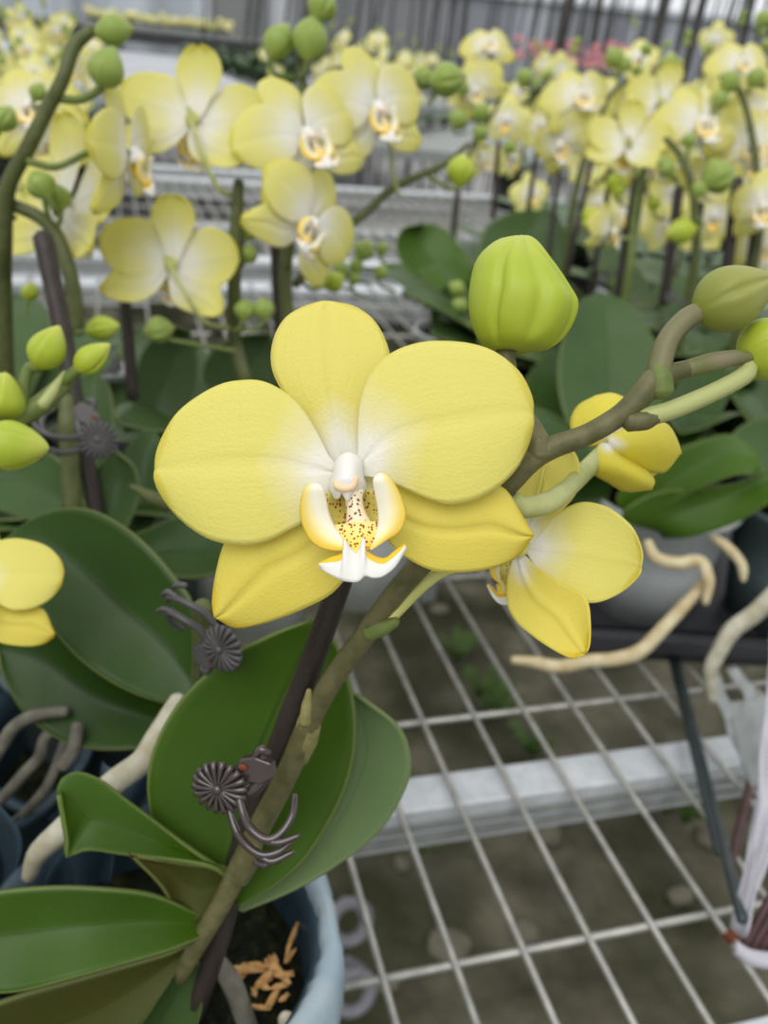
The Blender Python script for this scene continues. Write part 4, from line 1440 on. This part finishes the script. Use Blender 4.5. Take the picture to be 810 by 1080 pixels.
part('film_sheet', sheet([P(*p) for p in E_], [P(*p) for p in E2], 40, 18, crumple, -FW), M['film_white'], fs, None, .0004)
part('film_sheet', sheet([P(775, 990, .425), P(790, 1000, .42), P(815, 1004, .415), P(850, 1000, .41)], [P(772, 1005, .425), P(790, 1018, .42), P(815, 1022, .415), P(850, 1020, .41)], 24, 8, lambda u, v: .004 * math.sin(math.pi * v), -FW), M['film_white'], fs, None, .0004)
part('film_sheet', sheet([P(768, 740, .57), P(776, 790, .55), P(790, 820, .52), P(804, 830, .5)], [P(806, 730, .56), P(812, 760, .54), P(815, 800, .52), P(815, 830, .5)], 20, 12, crumple, -FW), M['film_clear'], fs, 'cloudy loose film', .0004)
part('film_sheet', sheet([P(742, 708, .63), P(758, 745, .615), P(775, 790, .6), P(792, 830, .58)], [P(756, 706, .63), P(770, 740, .615), P(786, 780, .6), P(800, 815, .58)], 20, 8, lambda u, v: .003 * math.sin(20 * u), -FW), M['film_clear'], fs, 'cloudy loose film', .0004)
part('film_sheet', sheet([P(765, 706, .66), P(785, 735, .64), P(800, 770, .62)], [P(776, 702, .66), P(796, 728, .64), P(815, 760, .62)], 16, 6, lambda u, v: .003 * math.sin(20 * u), -FW), M['film_clear'], fs, 'cloudy loose film', .0004)
for i in range(5):
    a_, b_ = P(845 + i * 9, 890 + i * 6, .432), P(783 + i * 9, 1001 + i * 1.5, .425)
    single('brown_stick', tube([a_, b_], .0023, 8, 4), M['sticks'], 'dark brown stick in the bundle wrapped in white film', 'stick', 'brown sticks in the white film')
single('brown_stick', tube([Zp(797, 795, BZ + .012), Zp(786, 850, BZ + .012), Zp(768, 918, BZ + .008)], .003, 8, 12), M['sticks'], 'bent brown stick lying alone on the mesh against the white film', 'stick')
p = Zp(772, 988, BZ + .008)
single('plant_tag', box(p.x, p.y, p.z, .008, .006, .003, .5), M['rust'], 'tiny orange brown tag at the lower end of the rods', 'tag', smooth=False)

# ground under the bench
for i, (px, py) in enumerate(((369, 972), (372, 1046))):
    g = Zp(px, py, .30 - .05 * i)
    t_ = thing('hose_ring', ['upper grey hose ring hanging under the bench end beside the blue pot', 'lower grey hose ring hanging under the first ring'][i], 'hose', g)
    m = Matrix.Translation(g) @ CAM3.to_4x4() @ Matrix.Rotation(R(20), 4, 'Y')
    ring = [Vector((.0215 * math.cos(a * math.pi / 12) * 1.0, .0215 * math.sin(a * math.pi / 12), 0)) for a in range(25)]
    part('hose_loop', xf(m, tube(ring, .0070, 12, 60)), M['ring'], t_)
    part('hose_tail', xf(m, tube([Vector((.016, -.014, -.004)), Vector((.032, -.02, -.04)), Vector((.042, -.03, -.10)), Vector((.044, -.05, -.16))], .0062, 10, 20)), M['ring'], t_)
rg = random.Random(11)
for i in range(10):
    px, py = rg.uniform(390, 800), rg.uniform(640, 1070)
    g = Zp(px, py, 0)
    s_ = rg.uniform(.014, .032)
    single('stone', blob(g + Vector((0, 0, s_ * .2)), s_, s_ * rg.uniform(.6, 1), s_ * .4, Matrix.Rotation(rg.uniform(0, 3), 3, 'Z'), 12, 8, .2, rg), M['stone'],
           'pale stone lying on the damp earth below the wire mesh', 'stone', 'stones on the earth under the bench')
for i, (px, py) in enumerate(((505, 738), (520, 760), (560, 800), (700, 860), (720, 870), (640, 700), (480, 700), (445, 900))):
    g = Zp(px, py, 0)
    vs = []
    for k in range(22):
        a_, ln_ = rg.uniform(0, 6.28), rg.uniform(.03, .09)
        e = g + Vector((math.cos(a_) * ln_ * .7, math.sin(a_) * ln_ * .7, ln_ * .9))
        sx = Vector((-math.sin(a_), math.cos(a_), 0)) * .009
        mid_ = g.lerp(e, .6) + Vector((0, 0, .015))
        vs.append(sheet([g, mid_ + sx, e], [g, mid_ - sx, e], 5, 3))
    o = single('weed_tuft', join(*vs), M['weed'], 'low green weed tuft growing from the earth under the bench', 'weed', 'weeds under the bench')
# ================================================================== plants behind on the right and in the middle
def stake_w(label, a, b, r, group=None):
    single('plant_stake', tube([a, b], r, 8, 4), M['stake'], label, 'stake', group)


b = root_at(735, 300, .84)
p8 = thing('orchid_plant', 'orchid with a green stem of many lime buds above the olive bud', 'orchid', b)
leaves_round(p8, b, .3, 5, 1.0, 4)
base_pot('pot under the orchid with the many lime buds', b)
part('flower_stem', tube([b, P(731, 290, .82), P(733, 225, .80), P(728, 190, .79), P(718, 165, .79), P(702, 146, .79)], [.0046, .0044, .004, .0036, .003, .0026], 10, 36), M['stem_dark'], p8)
for x, y, L_, W_, a_, sx, sy, m_ in ((703, 178, 20, 19, 120, 722, 200, 'bud_green'), (727, 148, 18, 16, 80, 727, 180, 'bud_green'), (757, 186, 40, 36, 30, 734, 222, 'bud_green'), (718, 244, 36, 26, 190, 733, 230, 'bud'), (737, 200, 20, 18, 60, 731, 212, 'bud_green'), (700, 172, 16, 15, 120, 715, 190, 'bud_green')):
    bud(p8, x, y, .79, L_, W_, a_, to=(sx, sy, .798), kind='round', mat=m_, ped=1.3)
flower(p8, 738, 128, 104, .83, 12, 0, 4, to=(728, 185, .795), label='largest bloom of this stem, tall upper sepal', fold=24)
flower(p8, 750, 190, 70, .88, 150, 0, 10, to=(733, 230, .80), fold=18)

b = root_at(792, 310, .86)
p9 = thing('orchid_plant', 'orchid with crowded pale blooms at the picture edge above the olive bud', 'orchid', b)
leaves_round(p9, b, 1.1, 5, 1.0, 6)
part('flower_stem', tube([b, P(795, 280, .85), P(800, 220, .84), P(796, 160, .84), P(782, 100, .84), P(760, 80, .84)], [.0046, .0044, .004, .0036, .003, .0024], 10, 36), M['stem_dark'], p9)
flower(p9, 792, 152, 96, .86, -12, 4, 0, to=(797, 180, .845), fold=8)
flower(p9, 806, 215, 90, .80, -35, 12, -10, to=(800, 232, .84), fold=28)
flower(p9, 782, 66, 76, .90, 4, -8, 0, to=(770, 90, .84), fold=20)
flower(p9, 800, 260, 70, .88, -20, 20, 10, to=(798, 250, .845), fold=12)
flower(p9, 805, 115, 80, .93, 10, 0, 0, to=(790, 130, .84), fold=24)
for x, y, s_ in ((770, 86, 26), (798, 82, 24), (760, 105, 22), (805, 20, 20)):
    bud(p9, x, y, .83, s_, s_ * .85, 50, to=(x - 6, y + 16, .84), kind='round', mat='bud_green', ped=1.1)

b = root_at(665, 320, .9)
p10 = thing('orchid_plant', 'orchid with a star shaped bloom turned away above two dark stakes', 'orchid', b)
leaves_round(p10, b, 2.2, 5, 1.0, 7)
part('flower_stem', tube([b, P(662, 300, .88), P(668, 240, .87), P(676, 190, .86), P(690, 150, .86), P(694, 110, .86)], [.0048, .0046, .004, .0036, .003, .002], 10, 36), M['stem_green'], p10)
flower(p10, 662, 152, 92, .84, 170, 6, 0, to=(676, 196, .862), label='bloom turned away with a tall upper sepal', fold=18)
flower(p10, 698, 108, 84, .90, 150, 0, 14, to=(692, 150, .862), fold=8)
flower(p10, 645, 242, 66, .86, 55, 14, 0, to=(668, 250, .87), label='small bloom drooping sideways below the others', fold=28)
flower(p10, 690, 168, 80, .92, 20, 10, 0, to=(680, 190, .862), fold=20)
flower(p10, 676, 100, 62, .95, -10, 0, 0, to=(690, 140, .862), fold=12)
for x, y, s_ in ((648, 192, 24), (622, 228, 22), (652, 200, 18), (620, 235, 16), (690, 214, 18)):
    bud(p10, x, y, .86, s_, s_ * .8, 80, to=(x + 12, y + 18, .87), kind='round', mat='bud', ped=1.0)

b = root_at(600, 300, 1.0)
p11 = thing('orchid_plant', 'orchid with a broad flat bloom above a drooping one, right of the lime bud', 'orchid', b)
leaves_round(p11, b, .8, 5, 1.0, 9)
part('flower_stem', tube([b, P(598, 260, .98), P(608, 200, .96), P(622, 150, .95), P(636, 116, .94), P(652, 92, .94), P(690, 80, .94)], [.0046, .0044, .004, .0036, .003, .0026, .0018], 10, 40), M['stem_dark'], p11)
flower(p11, 612, 100, 88, .93, 6, -4, 4, to=(636, 122, .945), label='broad flat bloom', fold=24)
flower(p11, 592, 150, 78, .95, -38, 28, 0, to=(620, 160, .95), label='drooping bloom below the flat one', fold=18)
flower(p11, 650, 104, 60, 1.02, 20, 0, 0, to=(640, 120, .945), fold=8)
for x, y, L_, W_, a_ in ((648, 61, 26, 20, 120), (660, 68, 18, 14, 60), (706, 68, 26, 19, 10), (682, 52, 14, 13, 60), (672, 74, 12, 12, 90)):
    bud(p11, x, y, .93, L_, W_, a_, to=(x - 10, y + 20, .94), kind='round', mat='bud_green', ped=1.1)

b = root_at(492, 290, 1.08)
p12 = thing('orchid_plant', 'orchid with two ruffled pale blooms and round buds behind the lime bud', 'orchid', b)
leaves_round(p12, b, .2, 4, .9, 12)
part('flower_stem', tube([b, P(478, 260, 1.07), P(482, 205, 1.06), P(500, 150, 1.05), P(520, 120, 1.05), P(540, 80, 1.05)], [.0036, .0034, .003, .0028, .0022, .0018], 10, 36), M['stem_dark'], p12)
flower(p12, 515, 46, 64, 1.03, 8, -10, 0, to=(528, 100, 1.05), label='upper ruffled bloom', fold=28)
flower(p12, 502, 94, 66, 1.03, -24, 24, 10, to=(520, 125, 1.05), label='lower ruffled bloom', fold=20)
flower(p12, 512, 168, 46, 1.1, 20, 10, 0, to=(500, 150, 1.05), fold=12)
for x, y, s_ in ((484, 126, 24), (508, 118, 22), (507, 140, 20), (537, 155, 16), (554, 82, 22), (488, 92, 16)):
    bud(p12, x, y, 1.03, s_, s_ * .88, 60, to=(x + 8, y + 14, 1.05), kind='round', mat='bud_green', ped=1.0)
# its broad leaves in the gap
leaf(p12, [(500, 310), (460, 300), (430, 285), (418, 262), (424, 242), (445, 236)], [(500, 285), (490, 268), (480, 252), (468, 242), (458, 237), (445, 236)], [1.0, 1.0, 1.0], [1.0, 1.02, 1.02], 'leaf', .01)
leaf(p12, [(440, 285), (450, 300), (470, 308), (490, 308)], [(470, 268), (485, 270), (495, 285), (490, 308)], [.99, .98, .98], [.99, .98, .98], 'leaf', .006)
leaf(p12, [(520, 300), (505, 270), (512, 240), (540, 224), (570, 222)], [(590, 300), (602, 280), (600, 255), (590, 232), (570, 222)], [.98, 1.02, 1.04], [.98, 1.02, 1.04], 'leaf_soft', .012)
leaf(p12, [(510, 310), (490, 330), (470, 345), (455, 345)], [(495, 295), (470, 300), (455, 318), (455, 345)], [.97, .96, .96], [.97, .96, .96], 'leaf_dark', .006)
for x, y, s_ in ((482, 304, 20), (485, 322, 20), (452, 318, 20), (492, 345, 14)):
    bud(p12, x, y, .93, s_, s_ * .85, 150, to=(x + 22, y + 18, .95), kind='round', mat='bud_green', ped=1.0)
base_pot('pot under the ruffled blooms, teal film showing', b)

for pp, lab in ((p9, 'pot under the crowded pale blooms'), (p10, 'pot under the star shaped bloom'), (p11, 'pot under the broad flat bloom'), (l3, 'pot under the broad mid green leaves behind the dark leaf'), (p5, 'pot of the leafy orchid without blooms, hidden by its leaves')):
    base_pot(lab, pp.location.copy(), 'pot_teal')
# more leafy orchids in the shade of the right hand group
for i, (px, py, d) in enumerate(((560, 300, 1.12), (610, 330, .86), (680, 345, .78), (640, 300, 1.05), (720, 340, .95), (770, 345, .80), (700, 300, 1.1), (560, 340, .92))):
    b = root_at(px, py, d, .86)
    t = thing('orchid_plant', 'low leafy orchid in the shade below the yellow blooms behind the lime bud', 'orchid', b, 'leafy orchids below the blooms')
    leaves_round(t, b, i * .9, 5, 1.05, 40 + i)
    base_pot('dark pot under a low leafy orchid below the blooms', b, 'black_pot')
    bpy.data.objects[[o.name for o in bpy.data.objects if o.name.startswith('plant_pot')][-1]]['group'] = 'pots of the low leafy orchids'
# leafy orchids added beyond the frame on the left bench to shade the near pots
for i, (x, y) in enumerate(((-.36, .22), (-.33, .40), (-.30, .58), (-.42, .50), (-.27, .12))):
    b = Vector((x, y, .88))
    t = thing('orchid_plant', 'leafy orchid added for shade at the outer side of the shaded blue film pot', 'orchid', b, 'leafy orchids added for shade at the side of the bench')
    leaves_round(t, b, i * .8, 6, 1.1, 60 + i)
    base_pot('dark pot of an added orchid at the outer side of the shaded blue film pot', b, 'black_pot')
    bpy.data.objects[[o.name for o in bpy.data.objects if o.name.startswith('plant_pot')][-1]]['group'] = 'pots of the added orchids at the side of the bench'
rg = random.Random(5)
# dark stakes of the right hand group
for i, (x0, y0, x1, y1, d, r) in enumerate(((652, 330, 674, 190, .90, .0075), (575, 300, 590, 175, 1.0, .003), (598, 290, 628, 150, .98, .003), (622, 310, 645, 180, .93, .003), (700, 320, 716, 200, .85, .005), (725, 320, 740, 215, .84, .003), (764, 310, 778, 190, .86, .006), (785, 320, 800, 210, .86, .004), (476, 270, 484, 190, 1.07, .0036), (520, 230, 526, 150, 1.06, .003), (556, 230, 566, 160, 1.05, .003))):
    stake_w('dark stake among the blooms behind the lime bud', P(x0, y0, d), P(x1, y1, d - .02), r, 'dark stakes of the plants behind')
clip('dark ribbed clip in the leaves between the lime bud and the olive bud', 706, 314, .80, .62, 20, 10, 0, 'clip_grey')
clip('dark clip at a stake foot just above the broad hanging leaf', 640, 290, .9, .5, 60, 20, 0, 'clip_grey')
clip('dark clip on a stake behind the star shaped bloom', 748, 275, .86, .5, 100, -10, 0, 'clip_grey')


# ------------------------------------------------------------------ plants farther off: one mesh per bloom
def far_bloom():
    vs = []
    for k, (ang, ln, wd) in enumerate(((90, .042, .034), (8, .044, .042), (172, .044, .042), (-52, .042, .028), (-128, .042, .028))):
        m = Matrix.Rotation(R(ang - 90), 4, 'Z')
        L_ = [Vector((-.004, .002, 0)), Vector((-wd * .42, ln * .35, .002)), Vector((-wd * .5, ln * .62, .001)), Vector((-wd * .3, ln * .9, -.002)), Vector((0, ln, -.004))]
        R_ = [Vector((-p.x, p.y, p.z)) for p in L_]
        s = sheet(L_, R_, 9, 6, lambda u, v: -.006 * u * (2 * v - 1) ** 2 + (.001 if k in (1, 2) else -.001), ZA)
        vs.append(with_mat(xf(m, s), 0))
    vs.append(with_mat(blob(Vector((0, .002, .004)), .006, .009, .008, None, 10, 6) + ([(0, 0)] * 70,), 1))
    lip = sheet([Vector((-.010, -.006, .003)), Vector((-.006, -.014, .008)), Vector((0, -.020, .010))], [Vector((.010, -.006, .003)), Vector((.006, -.014, .008)), Vector((0, -.020, .010))], 6, 5, lambda u, v: .004 * (2 * v - 1) ** 2, ZA)
    vs.append(with_mat(lip, 2))
    return mesh_from('flower', join(*vs), [M['pale_petal'], M['column'], M['callus']])


FARB = far_bloom()
LEAFB = mesh_from('leaf', strap_leaf(.18, .08, (.7, .5), .012, 8, 5), M['far_leaf'])
BUDB = None


def far_plant(base, height, nfl, seed, label, group=None, spread=.09, face=0.0, pot_mat='black_pot', fl_k=.85, nleaf=4, lean=None, petal=None, cat='orchid', potted=None):
    rg = random.Random(seed)
    t = thing('orchid_plant', label, cat, base, group)
    if potted:
        pot('plant_pot', potted, (base.x, base.y, BZ + .003), .04, .05, base.z - BZ, M['black_pot'], soil=False, group=potted)
    for i in range(nleaf):
        o = bpy.data.objects.new('leaf', LEAFB)
        col.objects.link(o)
        set_m(o, t, Matrix.Translation(base + Vector((0, 0, .005))) @ Matrix.Rotation(i * 6.28 / nleaf + rg.uniform(-.4, .4), 4, 'Z') @ Matrix.Scale(rg.uniform(.8, 1.1), 4))
    lean = lean if lean is not None else rg.uniform(-.08, .08)
    top = base + Vector((lean, -.05, height))
    mid_ = base + Vector((lean * .2, .01, height * .6))
    cs = catmull([base, mid_, top], 12)
    part('flower_stem', tube([base, mid_, top], [.0034, .003, .002], 6, 8), M['stem_dark'], t)
    for i in range(nfl):
        c = cs[5 + int(6 * (i + .5) / nfl)]
        side = -1 if i % 2 else 1
        pos = c + Vector((side * rg.uniform(.015, spread * .55), rg.uniform(-.05, .0), rg.uniform(-.03, .03)))
        o = bpy.data.objects.new('flower', FARB)
        col.objects.link(o)
        yw = rg.gauss(face, .5) if rg.random() < .8 else rg.gauss(face + math.pi, .5)
        m = Matrix.Translation(pos) @ Matrix.Rotation(yw, 4, 'Z') @ Matrix.Rotation(math.pi / 2 + rg.uniform(-.35, .25), 4, 'X') @ Matrix.Rotation(rg.uniform(-.3, .3), 4, 'Z') @ Matrix.Scale(fl_k * rg.uniform(.85, 1.1), 4)
        set_m(o, t, m)
    for i in range(2):
        o = bpy.data.objects.new('bud', bud_mesh('round', 'bud_green'))
        col.objects.link(o)
        set_m(o, t, Matrix.Translation(top + Vector((rg.uniform(-.02, .02), 0, .006 + .016 * i))) @ Matrix.Rotation(rg.uniform(-.5, .5), 4, 'Y') @ Matrix.Diagonal((.016, .016, .022, 1)))
    return t


# clump at the far left (a bench of its own)
k = 0
for px, py, d, n in ((10, 45, 2.2, 5), (45, 48, 2.3, 6), (70, 65, 2.1, 5), (25, 80, 2.0, 5), (60, 95, 1.9, 4), (5, 95, 1.85, 4), (50, 28, 2.7, 5), (20, 25, 2.8, 5), (-15, 60, 2.2, 4), (80, 40, 3.0, 4)):
    top = P(px, py, d)
    base = Vector((top.x, top.y + .03, BZ + .1))
    far_plant(base, top.z - base.z + .04, n, 100 + k, 'yellow orchid in the crowded clump beyond the arching stem', 'orchids of the clump on the far bench', lean=0, potted='dark pot under an orchid of the far clump', fl_k=.9)
    k += 1
# far group right: plants behind the near ones
k = 0
for px, py, d, n in ((560, 120, 1.5, 5), (600, 80, 1.8, 4), (640, 130, 1.5, 5), (700, 150, 1.25, 5), (735, 95, 1.5, 5), (760, 130, 1.25, 5), (800, 95, 1.4, 5), (720, 70, 2.0, 4), (770, 45, 2.2, 4), (800, 60, 1.9, 4), (685, 80, 1.9, 4), (805, 170, 1.2, 4), (560, 70, 2.6, 3), (668, 45, 2.8, 2)):
    top = P(px, py, d)
    base = Vector((top.x, top.y + .03, BZ + .1))
    far_plant(base, max(.12, top.z - base.z + .03), n, 200 + k, 'yellow orchid in the dense group behind the blooms beside the lime bud', 'orchids of the dense group', lean=0, potted='dark pot under an orchid of the dense group', fl_k=.95)
    k += 1
# middle far row
k = 0
for px, py, d, n in ((350, 42, 3.4, 5), (372, 36, 3.6, 4), (395, 45, 3.6, 5), (418, 50, 3.8, 5), (440, 56, 4.0, 5), (460, 62, 4.2, 4), (385, 58, 3.5, 4), (430, 72, 3.9, 4), (475, 68, 4.3, 4), (355, 62, 3.5, 4), (285, 46, 3.8, 3), (410, 66, 3.8, 4)):
    top = P(px, py, d)
    base = Vector((top.x, top.y + .03, BZ + .092))
    far_plant(base, max(.15, top.z - base.z + .02), n, 300 + k, 'small distant yellow orchid in the row behind the upper blooms', 'distant orchids in the middle row', lean=0, fl_k=.85)
    k += 1
# bench under them
mb = thing('long_bench', 'dark bench under the distant middle row of yellow orchids', 'bench', (.55, 4.55, 0))
part('bench_top', box(.55, 4.55, BZ + .07, 2.3, 1.8, .04), M['zinc_dark'], mb, smooth=False)
for x in (-.5, 1.6):
    for y in (3.8, 5.3):
        part('leg', box(x, y, .4, .05, .05, .8), M['zinc_dark'], mb, smooth=False)
# far row at the top left, in front of the bright wall, on a bench with a dark side
fr = thing('long_bench', 'bench with a dark side under the most distant row of orchids', 'bench', (-3.4, 11.3, 0))
zt = P(185, 32, 9.8).z
part('bench_top', box(-3.6, 11.35, zt - .03, 6.4, .8, .06), M['zinc_dark'], fr, smooth=False)
part('side_board', box(-3.6, 10.93, zt - .10, 6.4, .03, .12), M['black_pot'], fr, smooth=False)
for x in (-6.4, -3.6, -.8):
    part('leg', box(x, 11.3, (zt - .3) / 2 + .1, .06, .06, zt - .1), M['zinc_dark'], fr, smooth=False)
k = 0
for i in range(22):
    px = 96 + i * 6.8
    top = P(px, 17 + (i % 3) * 3 + i * .45, 9.8)
    base = Vector((top.x, top.y, zt))
    far_plant(base, max(.1, top.z - zt + .04), 4, 400 + i, 'tiny yellow orchid in the farthest row before the bright wall', 'orchids of the farthest row', lean=0, fl_k=1.0, spread=.14)
# green leafy plants left of centre, not in bloom
gc = nrc + C * 1.0 + A * 3.6
gb = thing('long_bench', 'bench under the unflowered leafy plants before the grey wall', 'bench', gc)
part('bench_top', box(gc.x, gc.y, BZ + .07, 1.8, 3.4, .04, YAW), M['zinc_dark'], gb, smooth=False)
for dx in (-.8, .8):
    for dy in (-1.5, 1.5):
        g = gc + C * dx + A * dy
        part('leg', box(g.x, g.y, .4, .05, .05, .8, YAW), M['zinc_dark'], gb, smooth=False)
rg = random.Random(9)
for i in range(16):
    px = 200 + i * 7
    d = 8.4 - i * .16
    t0 = P(px + rg.uniform(-5, 5), 36 + i * 1.1 + rg.uniform(-6, 6), d)
    base = Vector((t0.x, t0.y, BZ + .09))
    t = thing('foliage_plant', 'leafy green plant without blooms in the row before the grey wall', 'plant', base, 'unflowered plants in the far row')
    for j in range(6):
        o = bpy.data.objects.new('leaf', LEAFB)
        col.objects.link(o)
        set_m(o, t, Matrix.Translation(base + Vector((0, 0, .03 * (j % 3)))) @ Matrix.Rotation(j * 1.05 + rg.uniform(-.3, .3), 4, 'Z') @ Matrix.Rotation(rg.uniform(.1, .6), 4, 'X') @ Matrix.Scale(rg.uniform(1.2, 1.7), 4))
# pink blooms far off on the right
pk = bpy.data.meshes.new('x')
FARP = FARB.copy()
FARP.materials[0] = M['pink']
for i in range(16):
    px = 545 + i * 10
    top = P(px, 48 + i * .9 + rg.uniform(-5, 5), 6.3)
    base = Vector((top.x, top.y, BZ + .1))
    t = thing('orchid_plant', 'distant dark plant with pink blooms before the panelled wall', 'orchid', base, 'pink orchids before the wall')
    part('flower_stem', tube([base, top], [.004, .003], 6, 4), M['stem_dark'], t)
    for j in range(4):
        o = bpy.data.objects.new('leaf', LEAFB)
        col.objects.link(o)
        set_m(o, t, Matrix.Translation(base) @ Matrix.Rotation(j * 1.57 + .5, 4, 'Z') @ Matrix.Rotation(.4, 4, 'X') @ Matrix.Scale(1.6, 4))
    for j in range(3):
        o = bpy.data.objects.new('flower', FARP)
        col.objects.link(o)
        set_m(o, t, Matrix.Translation(top + Vector((rg.uniform(-.06, .06), 0, rg.uniform(-.08, .04)))) @ Matrix.Rotation(math.pi / 2, 4, 'X') @ Matrix.Scale(.8, 4))
pb = thing('long_bench', 'dark bench under the pink orchids before the panelled wall', 'bench', (2.3, 7.3, 0))
part('bench_top', box(3.05, 7.1, BZ + .07, 4.2, .8, .04), M['zinc_dark'], pb, smooth=False)
for x in (1.1, 5.0):
    for y in (6.8, 7.4):
        part('leg', box(x, y, .4, .05, .05, .8), M['zinc_dark'], pb, smooth=False)
# tall dark poles before the wall
rg = random.Random(21)
for i in range(84):
    px = 215 + i * 7.3 + rg.uniform(-6, 6)
    if px < 430 and i % 2:
        continue
    y = rg.uniform(7.6, 11.2)
    g = Yp(px, 60, y)
    base = Vector((g.x, y, 0))
    hgt = wt + rg.uniform(.05, .9) if px > 430 else wt + rg.uniform(-.1, .3)
    top = base + Vector((rg.uniform(-.05, .2), rg.uniform(-.1, .1), hgt))
    single('support_pole', tube([base, base.lerp(top, .5) + Vector((rg.uniform(-.02, .02), 0, 0)), top], rg.uniform(.008, .02) if i % 7 else (.045 if px > 520 else .012), 6, 6), M['pole'], 'thin dark upright pole before the panelled wall', 'pole', 'dark poles before the wall')

# ================================================================== light: bright overcast through the greenhouse film
wd = bpy.data.worlds.new('overcast')
sc.world = wd
wd.use_nodes = True
nt = wd.node_tree
bg = nt.nodes['Background']
tc = nt.nodes.new('ShaderNodeTexCoord')
sp = nt.nodes.new('ShaderNodeSeparateXYZ')
nt.links.new(tc.outputs['Generated'], sp.inputs[0])
rp = nt.nodes.new('ShaderNodeValToRGB')
rp.color_ramp.elements[0].position = 0.0
rp.color_ramp.elements[0].color = (.72, .75, .79, 1)
rp.color_ramp.elements[1].position = .9
rp.color_ramp.elements[1].color = (1.0, 1.0, 1.0, 1)
nt.links.new(sp.outputs[2], rp.inputs[0])
mr = nt.nodes.new('ShaderNodeMapRange')
mr.inputs['From Min'].default_value = -.6
mr.inputs['From Max'].default_value = .5
mr.inputs['To Min'].default_value = .55
mr.inputs['To Max'].default_value = 1.0
nt.links.new(sp.outputs[1], mr.inputs['Value'])
mu = nt.nodes.new('ShaderNodeMix')
mu.data_type = 'RGBA'
mu.blend_type = 'MULTIPLY'
mu.inputs[0].default_value = 1
nt.links.new(rp.outputs[0], mu.inputs[6])
nt.links.new(mr.outputs[0], mu.inputs[7])
nt.links.new(mu.outputs[2], bg.inputs['Color'])
bg.inputs['Strength'].default_value = .92
sun = bpy.data.lights.new('sun', 'SUN')
sun.energy = 1.5
sun.angle = R(50)
sun.color = (1, .985, .96)
so = bpy.data.objects.new('sun', sun)
so.rotation_euler = Euler((R(38), R(-12), 0))
col.objects.link(so)

sc.view_settings.view_transform = 'Standard'
sc.view_settings.look = 'None'
sc.view_settings.exposure = 0.42
sc.view_settings.gamma = 1
sc.view_settings.use_curve_mapping = False
